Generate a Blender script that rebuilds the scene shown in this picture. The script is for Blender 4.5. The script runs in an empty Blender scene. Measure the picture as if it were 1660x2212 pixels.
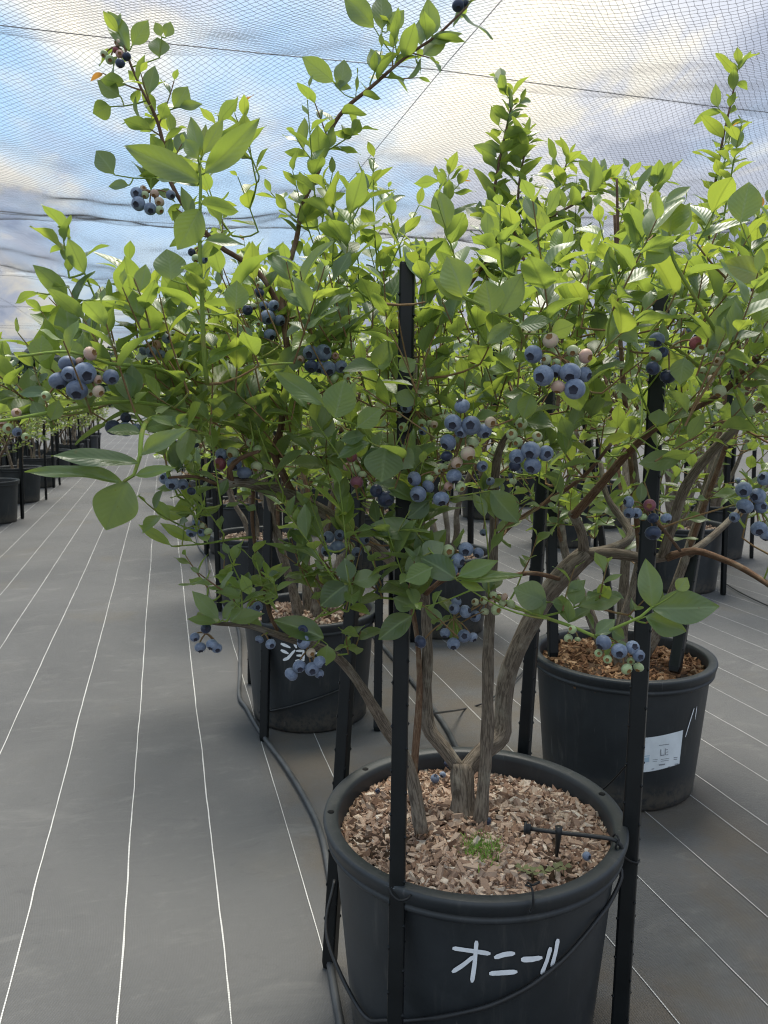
import bpy, math, random
import numpy as np
from mathutils import Vector, Matrix

random.seed(7); rng = np.random.default_rng(7)
scene = bpy.context.scene
COL = scene.collection
R_ = math.radians

# ------------------------------------------------------------------ camera
CAM_H, FOC, TILT, YAW = 1.04, 1720.0, math.atan(242 / 1720), R_(15.4)
cd = bpy.data.cameras.new('camera'); cam = bpy.data.objects.new('camera', cd); COL.objects.link(cam)
cam.location = (0, 0, CAM_H); cam.rotation_euler = (math.pi / 2 - TILT, 0, -YAW)
cd.sensor_fit = 'VERTICAL'; cd.sensor_height = 36; cd.sensor_width = 27; cd.lens = 36 * FOC / 2212
cd.clip_start = .02; cd.clip_end = 1000
cd.dof.use_dof = True; cd.dof.focus_distance = 1.3; cd.dof.aperture_fstop = 14.0
scene.camera = cam

# ------------------------------------------------------------------ sun, exposure
SUN_AZ, SUN_EL = R_(21), R_(70)
sun_dir = Vector((math.sin(SUN_AZ) * math.cos(SUN_EL), math.cos(SUN_AZ) * math.cos(SUN_EL), math.sin(SUN_EL)))
sd = bpy.data.lights.new('sun', 'SUN'); sd.energy = 2.0; sd.angle = R_(22); sd.color = (1, .94, .83)
so = bpy.data.objects.new('sun', sd); COL.objects.link(so)
so.rotation_euler = (-sun_dir).to_track_quat('-Z', 'Y').to_euler(); so.location = sun_dir * 30
vs = scene.view_settings
scene.display_settings.display_device = 'sRGB'
vs.view_transform = 'Standard'; vs.look = 'None'; vs.gamma = 1; vs.exposure = 1.5; vs.use_curve_mapping = False
scene.cycles.transparent_max_bounces = 12; scene.cycles.max_bounces = 10; scene.cycles.diffuse_bounces = 8; scene.cycles.transmission_bounces = 8; scene.cycles.glossy_bounces = 2
scene.cycles.use_denoising = True; scene.cycles.filter_width = 1.1

# ------------------------------------------------------------------ node helper
class NT:
    def __init__(s, tree): s.t = tree; s.n = tree.nodes; s.l = tree.links; s.n.clear()
    def node(s, typ, ins=None, **kw):
        nd = s.n.new(typ)
        for k, v in kw.items(): setattr(nd, k, v)
        for k, v in (ins or {}).items():
            sk = nd.inputs[k]
            if isinstance(v, bpy.types.NodeSocket): s.l.new(v, sk)
            else:
                if sk.type == 'RGBA' and len(v) == 3: v = (*v, 1)
                sk.default_value = v
        return nd
    def math(s, op, a, b=None, c=None, clamp=False):
        ins = {0: a}
        if b is not None: ins[1] = b
        if c is not None: ins[2] = c
        return s.node('ShaderNodeMath', ins, operation=op, use_clamp=clamp).outputs[0]
    def mix(s, f, a, b, typ='MIX'):
        nd = s.node('ShaderNodeMix', data_type='RGBA', blend_type=typ)
        for k, v in ((0, f), (6, a), (7, b)):
            if isinstance(v, bpy.types.NodeSocket): s.l.new(v, nd.inputs[k])
            else: nd.inputs[k].default_value = v if k == 0 else (*v[:3], 1)
        return nd.outputs[2]
    def ramp(s, f, stops, interp='LINEAR'):
        nd = s.node('ShaderNodeValToRGB', {0: f}); cr = nd.color_ramp; cr.interpolation = interp
        while len(cr.elements) < len(stops): cr.elements.new(.5)
        for e, (p, c) in zip(cr.elements, stops):
            e.position = p; e.color = (*c, 1) if isinstance(c, (tuple, list)) else (c, c, c, 1)
        return nd.outputs[0]
    def noise(s, vec, scale, detail=4, rough=.55, dist=0):
        ins = {'Scale': scale, 'Detail': detail, 'Roughness': rough, 'Distortion': dist}
        if vec is not None: ins['Vector'] = vec
        return s.node('ShaderNodeTexNoise', ins).outputs[0]
    def smooth(s, v, a, b):
        return s.node('ShaderNodeMapRange', {0: v, 1: a, 2: b, 3: 0., 4: 1.}, interpolation_type='SMOOTHSTEP').outputs[0]

# ------------------------------------------------------------------ world: broken cloud over a pale blue sky
w = bpy.data.worlds.new('World'); scene.world = w; w.use_nodes = True
nt = NT(w.node_tree)
tc = nt.node('ShaderNodeTexCoord').outputs['Generated']
sky = nt.node('ShaderNodeTexSky', sky_type='NISHITA', sun_disc=False, sun_elevation=SUN_EL, sun_rotation=SUN_AZ,
              altitude=100, air_density=1.0, dust_density=1.6, ozone_density=1.5).outputs[0]
sep = nt.node('ShaderNodeSeparateXYZ', {0: tc})
dx, dy, dz = sep.outputs
dzc = nt.math('ADD', nt.math('MAXIMUM', dz, 0.0), .16)
px = nt.math('DIVIDE', dx, dzc); py = nt.math('DIVIDE', dy, dzc)
pv = nt.node('ShaderNodeCombineXYZ', {0: px, 1: py, 2: 0.0}).outputs[0]
mp = nt.node('ShaderNodeMapping', {'Vector': pv, 'Location': (3.1, 1.7, 0), 'Rotation': (0, 0, R_(35)), 'Scale': (1, .55, 1)}).outputs[0]
n1 = nt.noise(mp, 1.1, 9, .56, .35)
n2 = nt.noise(mp, 2.3, 8, .6, .5)
dot = nt.node('ShaderNodeVectorMath', {0: tc, 1: (.31, .81, .50)}, operation='DOT_PRODUCT').outputs['Value']  # towards the thin bright break in the cloud
glow = nt.math('POWER', nt.math('MAXIMUM', dot, 0.0), 22.0)
# the cloud deck thickens towards the right (east) side of the rows
side = nt.smooth(px, .2, 1.4)
m = nt.math('ADD', n1, nt.math('MULTIPLY', side, .16))
mask = nt.smooth(m, .40, .58)
low = nt.smooth(dz, .30, .02)
mask = nt.math('MAXIMUM', mask, nt.math('MULTIPLY', low, .75))
br = nt.math('ADD', nt.math('ADD', n2, nt.math('MULTIPLY', glow, .13)), nt.math('MULTIPLY', side, -.10))
cloud = nt.ramp(br, [(.36, (1.55, 1.85, 2.55)), (.47, (2.45, 2.7, 3.3)), (.57, (3.8, 3.7, 3.4)), (.72, (5.0, 4.7, 4.0))])
cloud.node.color_ramp.interpolation = 'EASE'
blue = nt.mix(.75, sky, (1.75, 2.7, 3.6))
# overcast luminance rises from horizon to zenith (1 + 2 sin elevation)
cie = nt.math('DIVIDE', nt.math('MULTIPLY_ADD', nt.math('MAXIMUM', dz, 0.0), 2.0, 1.0), 1.75)
cloud = nt.mix(nt.math('MULTIPLY', glow, .38, clamp=True), cloud, (5.6, 5.15, 4.2))
cloud = nt.node('ShaderNodeVectorMath', {0: cloud, 3: cie}, operation='SCALE').outputs[0]
skyc = nt.mix(mask, blue, cloud)
bg = nt.node('ShaderNodeBackground', {'Color': skyc, 'Strength': .1})
nt.l.new(bg.outputs[0], nt.node('ShaderNodeOutputWorld').inputs[0])

# ------------------------------------------------------------------ coordinates
cT, sT, cY, sY = math.cos(TILT), math.sin(TILT), math.cos(YAW), math.sin(YAW)
def W(x, y, z):
    """a point seen at photo position (x, y of a 1660 x 2212 view) standing z metres off"""
    u = (x - 830) / FOC; v = (y - 1106) / FOC
    r = u * z; fw = z * (cT - v * sT); d = z * (v * cT + sT)
    return Vector((r * cY + fw * sY, -r * sY + fw * cY, CAM_H - d))
def P(p):
    fw = p[0] * sY + p[1] * cY; r = p[0] * cY - p[1] * sY; d = CAM_H - p[2]
    z = fw * cT + d * sT
    if z < .05: return (-9999, -9999, z)
    return (830 + FOC * r / z, 1106 + FOC * (d * cT - fw * sT) / z, z)

# ------------------------------------------------------------------ object helpers
def tag(o, label=None, cat=None, group=None, kind=None):
    if label: o['label'] = label
    if cat: o['category'] = cat
    if group: o['group'] = group
    if kind: o['kind'] = kind
    return o
def link(name, data, parent=None, mat=None):
    o = bpy.data.objects.new(name, data); COL.objects.link(o)
    if parent is not None: o.parent = parent
    if mat is not None and data is not None and not data.materials: data.materials.append(mat)
    return o
def empty(name, loc):
    o = bpy.data.objects.new(name, None); COL.objects.link(o); o.location = loc; o.empty_display_size = .05
    return o
def mesh_from(name, V, F, uv=None, smooth=True, rnd=None):
    """F: (n,3) or (n,4) int array, or a list of arrays"""
    me = bpy.data.meshes.new(name)
    V = np.asarray(V, dtype=np.float32)
    Fs = F if isinstance(F, list) else [F]
    Fs = [np.asarray(f, dtype=np.int32) for f in Fs if len(f)]
    loops = np.concatenate([f.ravel() for f in Fs])
    tot = np.concatenate([np.full(len(f), f.shape[1], dtype=np.int32) for f in Fs])
    start = np.concatenate([[0], np.cumsum(tot)[:-1]]).astype(np.int32)
    me.vertices.add(len(V)); me.vertices.foreach_set('co', V.ravel())
    me.loops.add(len(loops)); me.loops.foreach_set('vertex_index', loops)
    me.polygons.add(len(tot)); me.polygons.foreach_set('loop_start', start); me.polygons.foreach_set('loop_total', tot)
    me.polygons.foreach_set('use_smooth', np.full(len(tot), smooth, dtype=bool))
    if uv is not None:
        ul = me.uv_layers.new(name='UVMap')
        ul.data.foreach_set('uv', np.asarray(uv, dtype=np.float32)[loops].ravel())
    if rnd is not None:
        a = me.attributes.new('rnd', 'FLOAT', 'POINT'); a.data.foreach_set('value', np.asarray(rnd, dtype=np.float32))
    me.update(calc_edges=True)
    return me

class Acc:
    """collects pieces into one mesh"""
    def __init__(s): s.V = []; s.Q = []; s.T = []; s.U = []; s.R = []; s.n = 0
    def add(s, V, Q=None, T=None, U=None, rnd=0.0):
        V = np.asarray(V, float); k = len(V)
        if Q is not None and len(Q): s.Q.append(np.asarray(Q) + s.n)
        if T is not None and len(T): s.T.append(np.asarray(T) + s.n)
        s.V.append(V); s.U.append(np.zeros((k, 2)) if U is None else np.asarray(U, float))
        s.R.append(np.full(k, rnd) if np.isscalar(rnd) else np.asarray(rnd)); s.n += k
    def mesh(s, name, smooth=True):
        F = []
        if s.Q: F.append(np.concatenate(s.Q))
        if s.T: F.append(np.concatenate(s.T))
        return mesh_from(name, np.concatenate(s.V), F, np.concatenate(s.U), smooth, np.concatenate(s.R))

def spline(pts, step):
    """Catmull-Rom through pts (with radius as 4th value), resampled about every step metres"""
    pts = [np.asarray(p, float) for p in pts]
    P0 = [2 * pts[0] - pts[1]] + pts + [2 * pts[-1] - pts[-2]]
    out = []
    for i in range(1, len(P0) - 2):
        a, b, c, d = P0[i - 1:i + 3]
        n = max(1, int(np.linalg.norm((c - b)[:3]) / step))
        for k in range(n):
            t = k / n
            out.append(.5 * ((2 * b) + (c - a) * t + (2 * a - 5 * b + 4 * c - d) * t * t + (3 * b - a - 3 * c + d) * t ** 3))
    out.append(pts[-1])
    return np.array(out)

def tube(acc, P_, rad, sides=6, rough=0.0, cap=True, rnd=0.0, seed=0):
    P_ = np.asarray(P_, float); n = len(P_)
    rad = np.full(n, rad) if np.isscalar(rad) else np.asarray(rad, float)
    T = np.gradient(P_, axis=0); T /= np.linalg.norm(T, axis=1, keepdims=True) + 1e-9
    up = np.array([0, 0, 1.]) if abs(T[0][2]) < .9 else np.array([1., 0, 0])
    s = np.cross(T[0], up); s /= np.linalg.norm(s); S = [s]
    for i in range(1, n):
        s = s - T[i] * s.dot(T[i]); s /= np.linalg.norm(s) + 1e-9; S.append(s)
    S = np.array(S); B = np.cross(T, S)
    a = np.linspace(0, 2 * math.pi, sides, endpoint=False)
    rr = np.ones((n, sides))
    if rough:
        r2 = np.random.default_rng(seed + 11)
        ridge = r2.normal(0, 1, (1, sides)); j = r2.normal(0, 1, (n, sides))
        for _ in range(2): j[1:-1] = (j[:-2] + j[1:-1] * 2 + j[2:]) / 4
        lump = r2.normal(0, 1, (n, 1))
        for _ in range(3): lump[1:-1] = (lump[:-2] + lump[1:-1] * 2 + lump[2:]) / 4
        rr = 1 + rough * (.5 * ridge + .9 * j + .9 * lump)
    V = P_[:, None, :] + rad[:, None, None] * rr[:, :, None] * (np.cos(a)[None, :, None] * S[:, None, :] + np.sin(a)[None, :, None] * B[:, None, :])
    L = np.concatenate([[0], np.cumsum(np.linalg.norm(np.diff(P_, axis=0), axis=1))])
    uu = np.cos(a) * .02; U = np.stack([np.broadcast_to(a / 6.283, (n, sides)), np.broadcast_to(L[:, None], (n, sides))], -1).reshape(-1, 2)
    i = np.arange(n - 1)[:, None]; j = np.arange(sides)[None, :]; jn = (j + 1) % sides
    Q = np.stack([i * sides + j, i * sides + jn, (i + 1) * sides + jn, (i + 1) * sides + j], -1).reshape(-1, 4)
    V = V.reshape(-1, 3); Tt = None
    if cap:
        V = np.concatenate([V, P_[:1], P_[-1:]]); U = np.concatenate([U, [[0, 0], [0, L[-1]]]])
        k0 = n * sides
        Tt = [[k0, (q + 1) % sides, q] for q in range(sides)] + [[k0 + 1, (n - 1) * sides + q, (n - 1) * sides + (q + 1) % sides] for q in range(sides)]
    acc.add(V, Q, Tt, U, rnd)

def lathe(acc, prof, seg=64, wob=0.0, seed=0, center=(0, 0)):
    prof = np.asarray(prof, float); n = len(prof)
    a = np.linspace(0, 2 * math.pi, seg, endpoint=False)
    r2 = np.random.default_rng(seed)
    wv = 1 + wob * (r2.normal() * np.cos(2 * a + r2.uniform(0, 6)) + .6 * r2.normal() * np.cos(3 * a + r2.uniform(0, 6)))
    V = np.stack([prof[:, None, 0] * wv * np.cos(a) + center[0], prof[:, None, 0] * wv * np.sin(a) + center[1], np.broadcast_to(prof[:, 1:2], (n, seg))], -1).reshape(-1, 3)
    i = np.arange(n - 1)[:, None]; j = np.arange(seg)[None, :]; jn = (j + 1) % seg
    Q = np.stack([i * seg + j, i * seg + jn, (i + 1) * seg + jn, (i + 1) * seg + j], -1).reshape(-1, 4)
    U = np.stack([np.broadcast_to(a / 6.283, (n, seg)), np.broadcast_to(prof[:, 1:2], (n, seg))], -1).reshape(-1, 2)
    acc.add(V, Q, None, U)

# ------------------------------------------------------------------ materials
def newmat(name):
    m = bpy.data.materials.new(name); m.use_nodes = True
    return m, NT(m.node_tree)
def finish(t, shader):
    t.l.new(shader, t.node('ShaderNodeOutputMaterial').inputs[0])
def rnd_socket(t):
    a = t.node('ShaderNodeAttribute', attribute_name='rnd').outputs['Fac']
    o = t.node('ShaderNodeObjectInfo').outputs['Random']
    return t.math('FRACT', t.math('ADD', a, o))
def bump(t, h, strength, dist=.01):
    return t.node('ShaderNodeBump', {'Height': h, 'Strength': strength, 'Distance': dist}).outputs[0]

def leaf_material(name, stops, under, trans, tfac, veins=True):
    m, t = newmat(name)
    r = rnd_socket(t)
    r2 = t.math('FRACT', t.math('MULTIPLY', r, 7.31))
    uv = t.node('ShaderNodeUVMap', uv_map='UVMap').outputs[0]
    s = t.node('ShaderNodeSeparateXYZ', {0: uv}); u, v = s.outputs[0], s.outputs[1]
    au = t.math('ABSOLUTE', t.math('SUBTRACT', u, .5))
    base = t.ramp(r, stops)
    base = t.mix(t.math('MULTIPLY', t.noise(t.node('ShaderNodeTexCoord').outputs['Object'], 55, 3), .25), base, (.02, .05, .015))
    mid = t.smooth(au, .055, .018)
    lat = t.math('PINGPONG', t.math('SUBTRACT', t.math('MULTIPLY', v, 8.5), t.math('MULTIPLY', au, 5.0)), .5)
    latm = t.math('MULTIPLY', t.smooth(lat, .06, .0), .22)
    vein = t.math('MAXIMUM', mid, latm)
    up = t.mix(t.math('MULTIPLY', vein, .6), base, (.25, .34, .14))
    spot = t.smooth(t.noise(t.node('ShaderNodeNewGeometry').outputs['Position'], 210, 2, .5), .715, .75)
    up = t.mix(t.math('MULTIPLY', spot, .6), up, (.13, .075, .03))
    back = t.node('ShaderNodeNewGeometry').outputs['Backfacing']
    un = t.mix(t.math('MULTIPLY', vein, .4), under, (.26, .34, .16))
    un = t.mix(.35, un, base)
    col = t.mix(back, up, un)
    rough = t.math('ADD', t.math('MULTIPLY', back, .25), t.math('MULTIPLY_ADD', r2, .16, .33))
    nm = bump(t, t.math('ADD', t.math('MULTIPLY', lat, 1.2), t.math('MULTIPLY', mid, -1.0)), .14, .003)
    pb = t.node('ShaderNodeBsdfPrincipled', {'Base Color': col, 'Roughness': rough, 'Specular IOR Level': .85, 'Normal': nm})
    tcol = t.mix(t.math('MULTIPLY', vein, .5), trans, tuple(c * .45 for c in trans))
    tl = t.node('ShaderNodeBsdfTranslucent', {'Color': tcol})
    mx = t.node('ShaderNodeMixShader', {0: tfac, 1: pb.outputs[0], 2: tl.outputs[0]})
    finish(t, mx.outputs[0]); return m
M_LEAF = leaf_material('leaf mature', [(0, (.040, .082, .038)), (.3, (.068, .122, .052)), (.6, (.105, .168, .070)), (.85, (.155, .220, .088)), (1, (.215, .280, .140))],
                       (.18, .25, .14), (.34, .45, .055), .42)
M_YOUNG = leaf_material('leaf young', [(0, (.085, .165, .040)), (.5, (.135, .225, .048)), (.9, (.20, .285, .052)), (1, (.25, .24, .06))],
                        (.24, .33, .13), (.41, .50, .055), .44)
M_RED = leaf_material('leaf reddish', [(0, (.20, .10, .04)), (1, (.26, .14, .05))], (.2, .15, .08), (.6, .28, .05), .4)

def bark_material(name, c1, c2, c3, scale=1.0, strength=.7):
    m, t = newmat(name)
    uv = t.node('ShaderNodeUVMap', uv_map='UVMap').outputs[0]
    tco = t.node('ShaderNodeTexCoord').outputs['Object']
    mp = t.node('ShaderNodeMapping', {'Vector': uv, 'Scale': (19, 26 * scale, 1)}).outputs[0]
    n = t.noise(mp, 1.6, 6, .65, .8)
    n2 = t.noise(tco, 26 * scale, 4, .6)
    c = t.mix(t.smooth(n, .36, .66), c1, c2)
    c = t.mix(t.math('MULTIPLY', t.smooth(n2, .5, .72), .7), c, c3)
    h = t.math('ADD', n, t.math('MULTIPLY', n2, .4))
    pb = t.node('ShaderNodeBsdfPrincipled', {'Base Color': c, 'Roughness': .85, 'Specular IOR Level': .2, 'Normal': bump(t, h, strength, .004)})
    finish(t, pb.outputs[0]); return m
M_BARK = bark_material('grey bark', (.085, .068, .052), (.245, .205, .160), (.30, .28, .225), 1, .65)
M_CANE = bark_material('brown cane bark', (.085, .045, .028), (.19, .12, .075), (.24, .19, .13), 1.5, .5)
M_TWIG = bark_material('red brown twig', (.17, .10, .05), (.27, .18, .09), (.20, .25, .09), 2, .3)
M_SHOOT = bark_material('green shoot stem', (.16, .24, .05), (.24, .32, .07), (.26, .20, .08), 2, .2)

def berry_material(name, c1, c2, c3, rough=.55, coat=0.0):
    m, t = newmat(name)
    tco = t.node('ShaderNodeTexCoord').outputs['Object']
    r = t.node('ShaderNodeObjectInfo').outputs['Random']
    off = t.node('ShaderNodeVectorMath', {0: tco, 1: t.node('ShaderNodeCombineXYZ', {0: r, 1: r, 2: r}).outputs[0]}, operation='ADD').outputs[0]
    n = t.noise(off, 1.7, 5, .6, .3); n2 = t.noise(off, 9, 3, .7)
    c = t.mix(t.smooth(n, .35, .65), c1, c2)
    c = t.mix(t.math('MULTIPLY', t.smooth(n2, .55, .75), .5), c, c3)
    c = t.mix(t.math('MULTIPLY', t.math('POWER', r, 1.6), .6), c, c3)
    pb = t.node('ShaderNodeBsdfPrincipled', {'Base Color': c, 'Roughness': rough, 'Specular IOR Level': .35, 'Sheen Weight': .25,
                                             'Sheen Roughness': .4, 'Sheen Tint': (.7, .8, 1, 1)})
    finish(t, pb.outputs[0]); return m
def plain(name, col, rough=.6, spec=.3, noise_amt=.0, scale=20, bumpy=0.0, bscale=80):
    m, t = newmat(name); c = col
    tco = t.node('ShaderNodeTexCoord').outputs['Object']
    ins = {'Roughness': rough, 'Specular IOR Level': spec}
    if noise_amt:
        n = t.noise(tco, scale, 5, .6)
        c = t.mix(t.smooth(n, .3, .75), tuple(x * (1 - noise_amt) for x in col), tuple(min(1, x * (1 + noise_amt)) for x in col))
        ins['Roughness'] = t.math('MULTIPLY_ADD', n, .3, rough - .15)
    ins['Base Color'] = c
    if bumpy: ins['Normal'] = bump(t, t.noise(tco, bscale, 4), bumpy, .003)
    finish(t, t.node('ShaderNodeBsdfPrincipled', ins).outputs[0]); return m
BERRY_MATS = {
    'b': berry_material('ripe blueberry bloom', (.125, .165, .245), (.225, .270, .360), (.065, .082, .125)),
    'd': berry_material('ripe blueberry rubbed dark', (.014, .018, .034), (.030, .040, .075), (.05, .07, .13), .35),
    'g': berry_material('unripe green berry', (.28, .38, .17), (.38, .46, .24), (.42, .40, .28), .5),
    'p': berry_material('pink turning berry', (.48, .36, .28), (.45, .40, .27), (.42, .17, .17), .5),
    'r': berry_material('red turning berry', (.22, .05, .06), (.30, .09, .09), (.12, .06, .10), .5)}
M_CALYX_DARK = plain('dried crown dark', (.032, .034, .050), .8)
M_CALYX_BROWN = plain('dried crown brown', (.20, .11, .04), .8)

def pot_material():
    m, t = newmat('black nursery pot plastic')
    tco = t.node('ShaderNodeTexCoord').outputs['Object']
    n = t.noise(tco, 5, 6, .65, .6); n2 = t.noise(tco, 60, 4, .7)
    mp = t.node('ShaderNodeMapping', {'Vector': tco, 'Scale': (14, 14, 2)}).outputs[0]
    streak = t.noise(mp, 2, 6, .7, .5)
    c = t.mix(t.smooth(n, .35, .7), (.016, .020, .023), (.028, .033, .037))
    c = t.mix(t.math('MULTIPLY', t.smooth(streak, .53, .78), .6), c, (.085, .085, .078))
    sz = t.node('ShaderNodeSeparateXYZ', {0: tco}).outputs[2]
    splash = t.math('MULTIPLY', t.smooth(t.math('ADD', sz, t.math('MULTIPLY', n, -.09)), .05, -.02), t.smooth(n2, .3, .6))
    c = t.mix(t.math('MULTIPLY', splash, .5), c, (.12, .10, .075))
    scuff = t.noise(t.node('ShaderNodeMapping', {'Vector': tco, 'Rotation': (.5, .3, .9), 'Scale': (60, 60, 5)}).outputs[0], 1.0, 3, .6)
    c = t.mix(t.math('MULTIPLY', t.smooth(scuff, .68, .74), .45), c, (.12, .12, .12))
    rough = t.math('MULTIPLY_ADD', n, .3, .36)
    pb = t.node('ShaderNodeBsdfPrincipled', {'Base Color': c, 'Roughness': rough, 'Specular IOR Level': .5, 'Normal': bump(t, n2, .12, .002)})
    finish(t, pb.outputs[0]); return m
M_POT = pot_material()
M_STAKE = plain('black stake plastic', (.005, .007, .008), .38, .3, .3, 12)
M_TUBE = plain('black irrigation tube', (.020, .021, .022), .45, .4, .25, 25)
M_PIPE = plain('dusty grey irrigation pipe', (.055, .058, .060), .5, .4, .35, 14)
M_WHITE = plain('white paint marker', (.80, .84, .88), .5, .3, .08, 60)
M_PAPER = plain('white paper label', (.72, .78, .82), .55, .3, .06, 30)
M_INK = plain('faded grey ink', (.25, .27, .30), .7)
M_INKB = plain('faded blue ink', (.40, .55, .66), .7)
M_TIE = plain('black wire tie', (.012, .013, .014), .5, .3)

def chip_material(name, stops):
    m, t = newmat(name)
    r = rnd_socket(t)
    tco = t.node('ShaderNodeTexCoord').outputs['Object']
    mp = t.node('ShaderNodeMapping', {'Vector': tco, 'Scale': (1, 1, 1)}).outputs[0]
    n = t.noise(mp, 160, 3, .7); n2 = t.noise(mp, 9, 3)
    c = t.ramp(r, stops)
    c = t.mix(t.math('MULTIPLY', t.smooth(n, .45, .7), .5), c, (.09, .06, .04))
    c = t.mix(t.math('MULTIPLY', t.smooth(n2, .5, .75), .35), c, (.16, .10, .055))
    pb = t.node('ShaderNodeBsdfPrincipled', {'Base Color': c, 'Roughness': .9, 'Specular IOR Level': .15, 'Normal': bump(t, n, .5, .002)})
    finish(t, pb.outputs[0]); return m
M_CHIP = chip_material('pale wood chip', [(0, (.17, .10, .068)), (.25, (.31, .205, .145)), (.6, (.44, .32, .24)), (.9, (.56, .45, .35)), (1, (.68, .60, .50))])
M_CHIP2 = chip_material('red brown wood chip', [(0, (.09, .045, .025)), (.4, (.20, .105, .055)), (.8, (.29, .17, .09)), (1, (.42, .29, .18))])
M_SOIL = plain('dark mulch soil', (.05, .033, .022), .95, .1, .5, 60, .8, 120)

# weed-control fabric
def fabric_material():
    m, t = newmat('woven weed fabric')
    tco = t.node('ShaderNodeTexCoord').outputs['Object']
    s = t.node('ShaderNodeSeparateXYZ', {0: tco})
    wx = t.math('SINE', t.math('MULTIPLY', s.outputs[0], 2 * math.pi / .0034))
    wy = t.math('SINE', t.math('MULTIPLY', s.outputs[1], 2 * math.pi / .0030))
    weave = t.math('MULTIPLY', wx, wy)
    big = t.noise(tco, .9, 6, .6, .4)
    mp = t.node('ShaderNodeMapping', {'Vector': tco, 'Scale': (3.2, 6.5, 1)}).outputs[0]
    mid = t.noise(mp, 1.0, 7, .68, .8)
    fine = t.noise(tco, 42, 5, .7)
    c = t.mix(t.smooth(big, .35, .68), (.088, .089, .089), (.116, .116, .114))
    c = t.mix(t.math('MULTIPLY', t.smooth(mid, .54, .78), .5), c, (.20, .197, .185))
    mp2 = t.node('ShaderNodeMapping', {'Vector': tco, 'Scale': (10, 26, 1)}).outputs[0]
    crease = t.noise(mp2, 1.0, 8, .72, 1.0)
    c = t.mix(t.math('MULTIPLY', t.smooth(crease, .52, .76), .38), c, (.175, .172, .164))
    c = t.mix(t.math('MULTIPLY', t.smooth(crease, .44, .28), .3), c, (.05, .05, .052))
    c = t.mix(t.math('MULTIPLY', t.smooth(t.noise(tco, 1.7, 5, .6), .56, .74), .45), c, (.115, .100, .072))
    soil = t.math('MULTIPLY', t.math('MULTIPLY', t.smooth(s.outputs[0], .20, .34), t.smooth(s.outputs[0], 1.45, 1.25)), t.smooth(t.noise(tco, 2.6, 6, .65), .38, .62))
    c = t.mix(t.math('MULTIPLY', soil, .6), c, (.105, .080, .050))
    c = t.mix(t.math('MULTIPLY', fine, .22), c, (.05, .05, .05))
    c = t.mix(t.math('MULTIPLY', t.math('MAXIMUM', weave, 0.0), .22), c, (.25, .25, .25))
    c = t.mix(t.smooth(fine, .735, .76), c, (.03, .022, .015))
    h = t.math('ADD', t.math('ADD', t.math('MULTIPLY', weave, .35), t.math('MULTIPLY', mid, 1.6)), crease)
    pb = t.node('ShaderNodeBsdfPrincipled', {'Base Color': c, 'Roughness': .75, 'Specular IOR Level': .22, 'Normal': bump(t, h, .45, .004)})
    finish(t, pb.outputs[0]); return m
M_FAB = fabric_material()
def line_material():
    m, t = newmat('white woven line')
    tco = t.node('ShaderNodeTexCoord').outputs['Object']
    s = t.node('ShaderNodeSeparateXYZ', {0: tco})
    wy = t.math('SINE', t.math('MULTIPLY', s.outputs[1], 2 * math.pi / .006))
    n = t.noise(tco, 3, 5, .6)
    c = t.mix(t.smooth(wy, -.2, .8), (.36, .36, .35), (.54, .54, .52))
    c = t.mix(t.math('MULTIPLY', t.smooth(n, .5, .75), .6), c, (.30, .29, .27))
    finish(t, t.node('ShaderNodeBsdfPrincipled', {'Base Color': c, 'Roughness': .7}).outputs[0]); return m
M_LINE = line_material()

# ------------------------------------------------------------------ the ground
g = 140
V = [(-g, -30, 0), (g, -30, 0), (g, 2 * g, 0), (-g, 2 * g, 0)]
ground = link('ground', mesh_from('ground', V, [[[0, 1, 2, 3]]], np.array(V)[:, :2]), None, M_FAB)
ground['kind'] = 'structure'
ground['label'] = 'grey woven weed fabric floor ruled with thin white lines'
line_x = [-3.57, -3.38, -3.19, -3.0, -2.81, -2.62, -2.42, -2.23, -2.04, -1.85, -1.66, -1.467, -1.275, -1.083, -.882, -.70, -.502, -.305, -.1135, .0725, .257, .42, .80, .97, 1.145, 1.31, 1.40, 1.565, 1.73, 1.898, 2.061, 2.23, 2.405, 2.57, 2.74, 2.9, 3.07, 3.24, 3.41]
for i, X in enumerate(line_x):
    r2 = np.random.default_rng(100 + i)
    ys = np.concatenate([np.arange(-.5, 6, .06), np.arange(6, 30, .5)])
    wob = np.convolve(r2.normal(0, 1, len(ys) + 24), np.ones(25) / 25, 'valid') * .007
    wob += .0015 * np.convolve(r2.normal(0, 1, len(ys) + 4), np.ones(5) / 5, 'valid')
    hw = .0014 + .0002 * r2.normal(0, 1, len(ys))
    if X > .2: hw *= .7
    V = np.concatenate([np.stack([X + wob - hw, ys, np.full(len(ys), .0022)], 1), np.stack([X + wob + hw, ys, np.full(len(ys), .0022)], 1)])
    k = np.arange(len(ys) - 1); n = len(ys)
    link('white_line', mesh_from('white_line', V, np.stack([k, k + n, k + n + 1, k + 1], 1)), ground, M_LINE)

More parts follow.
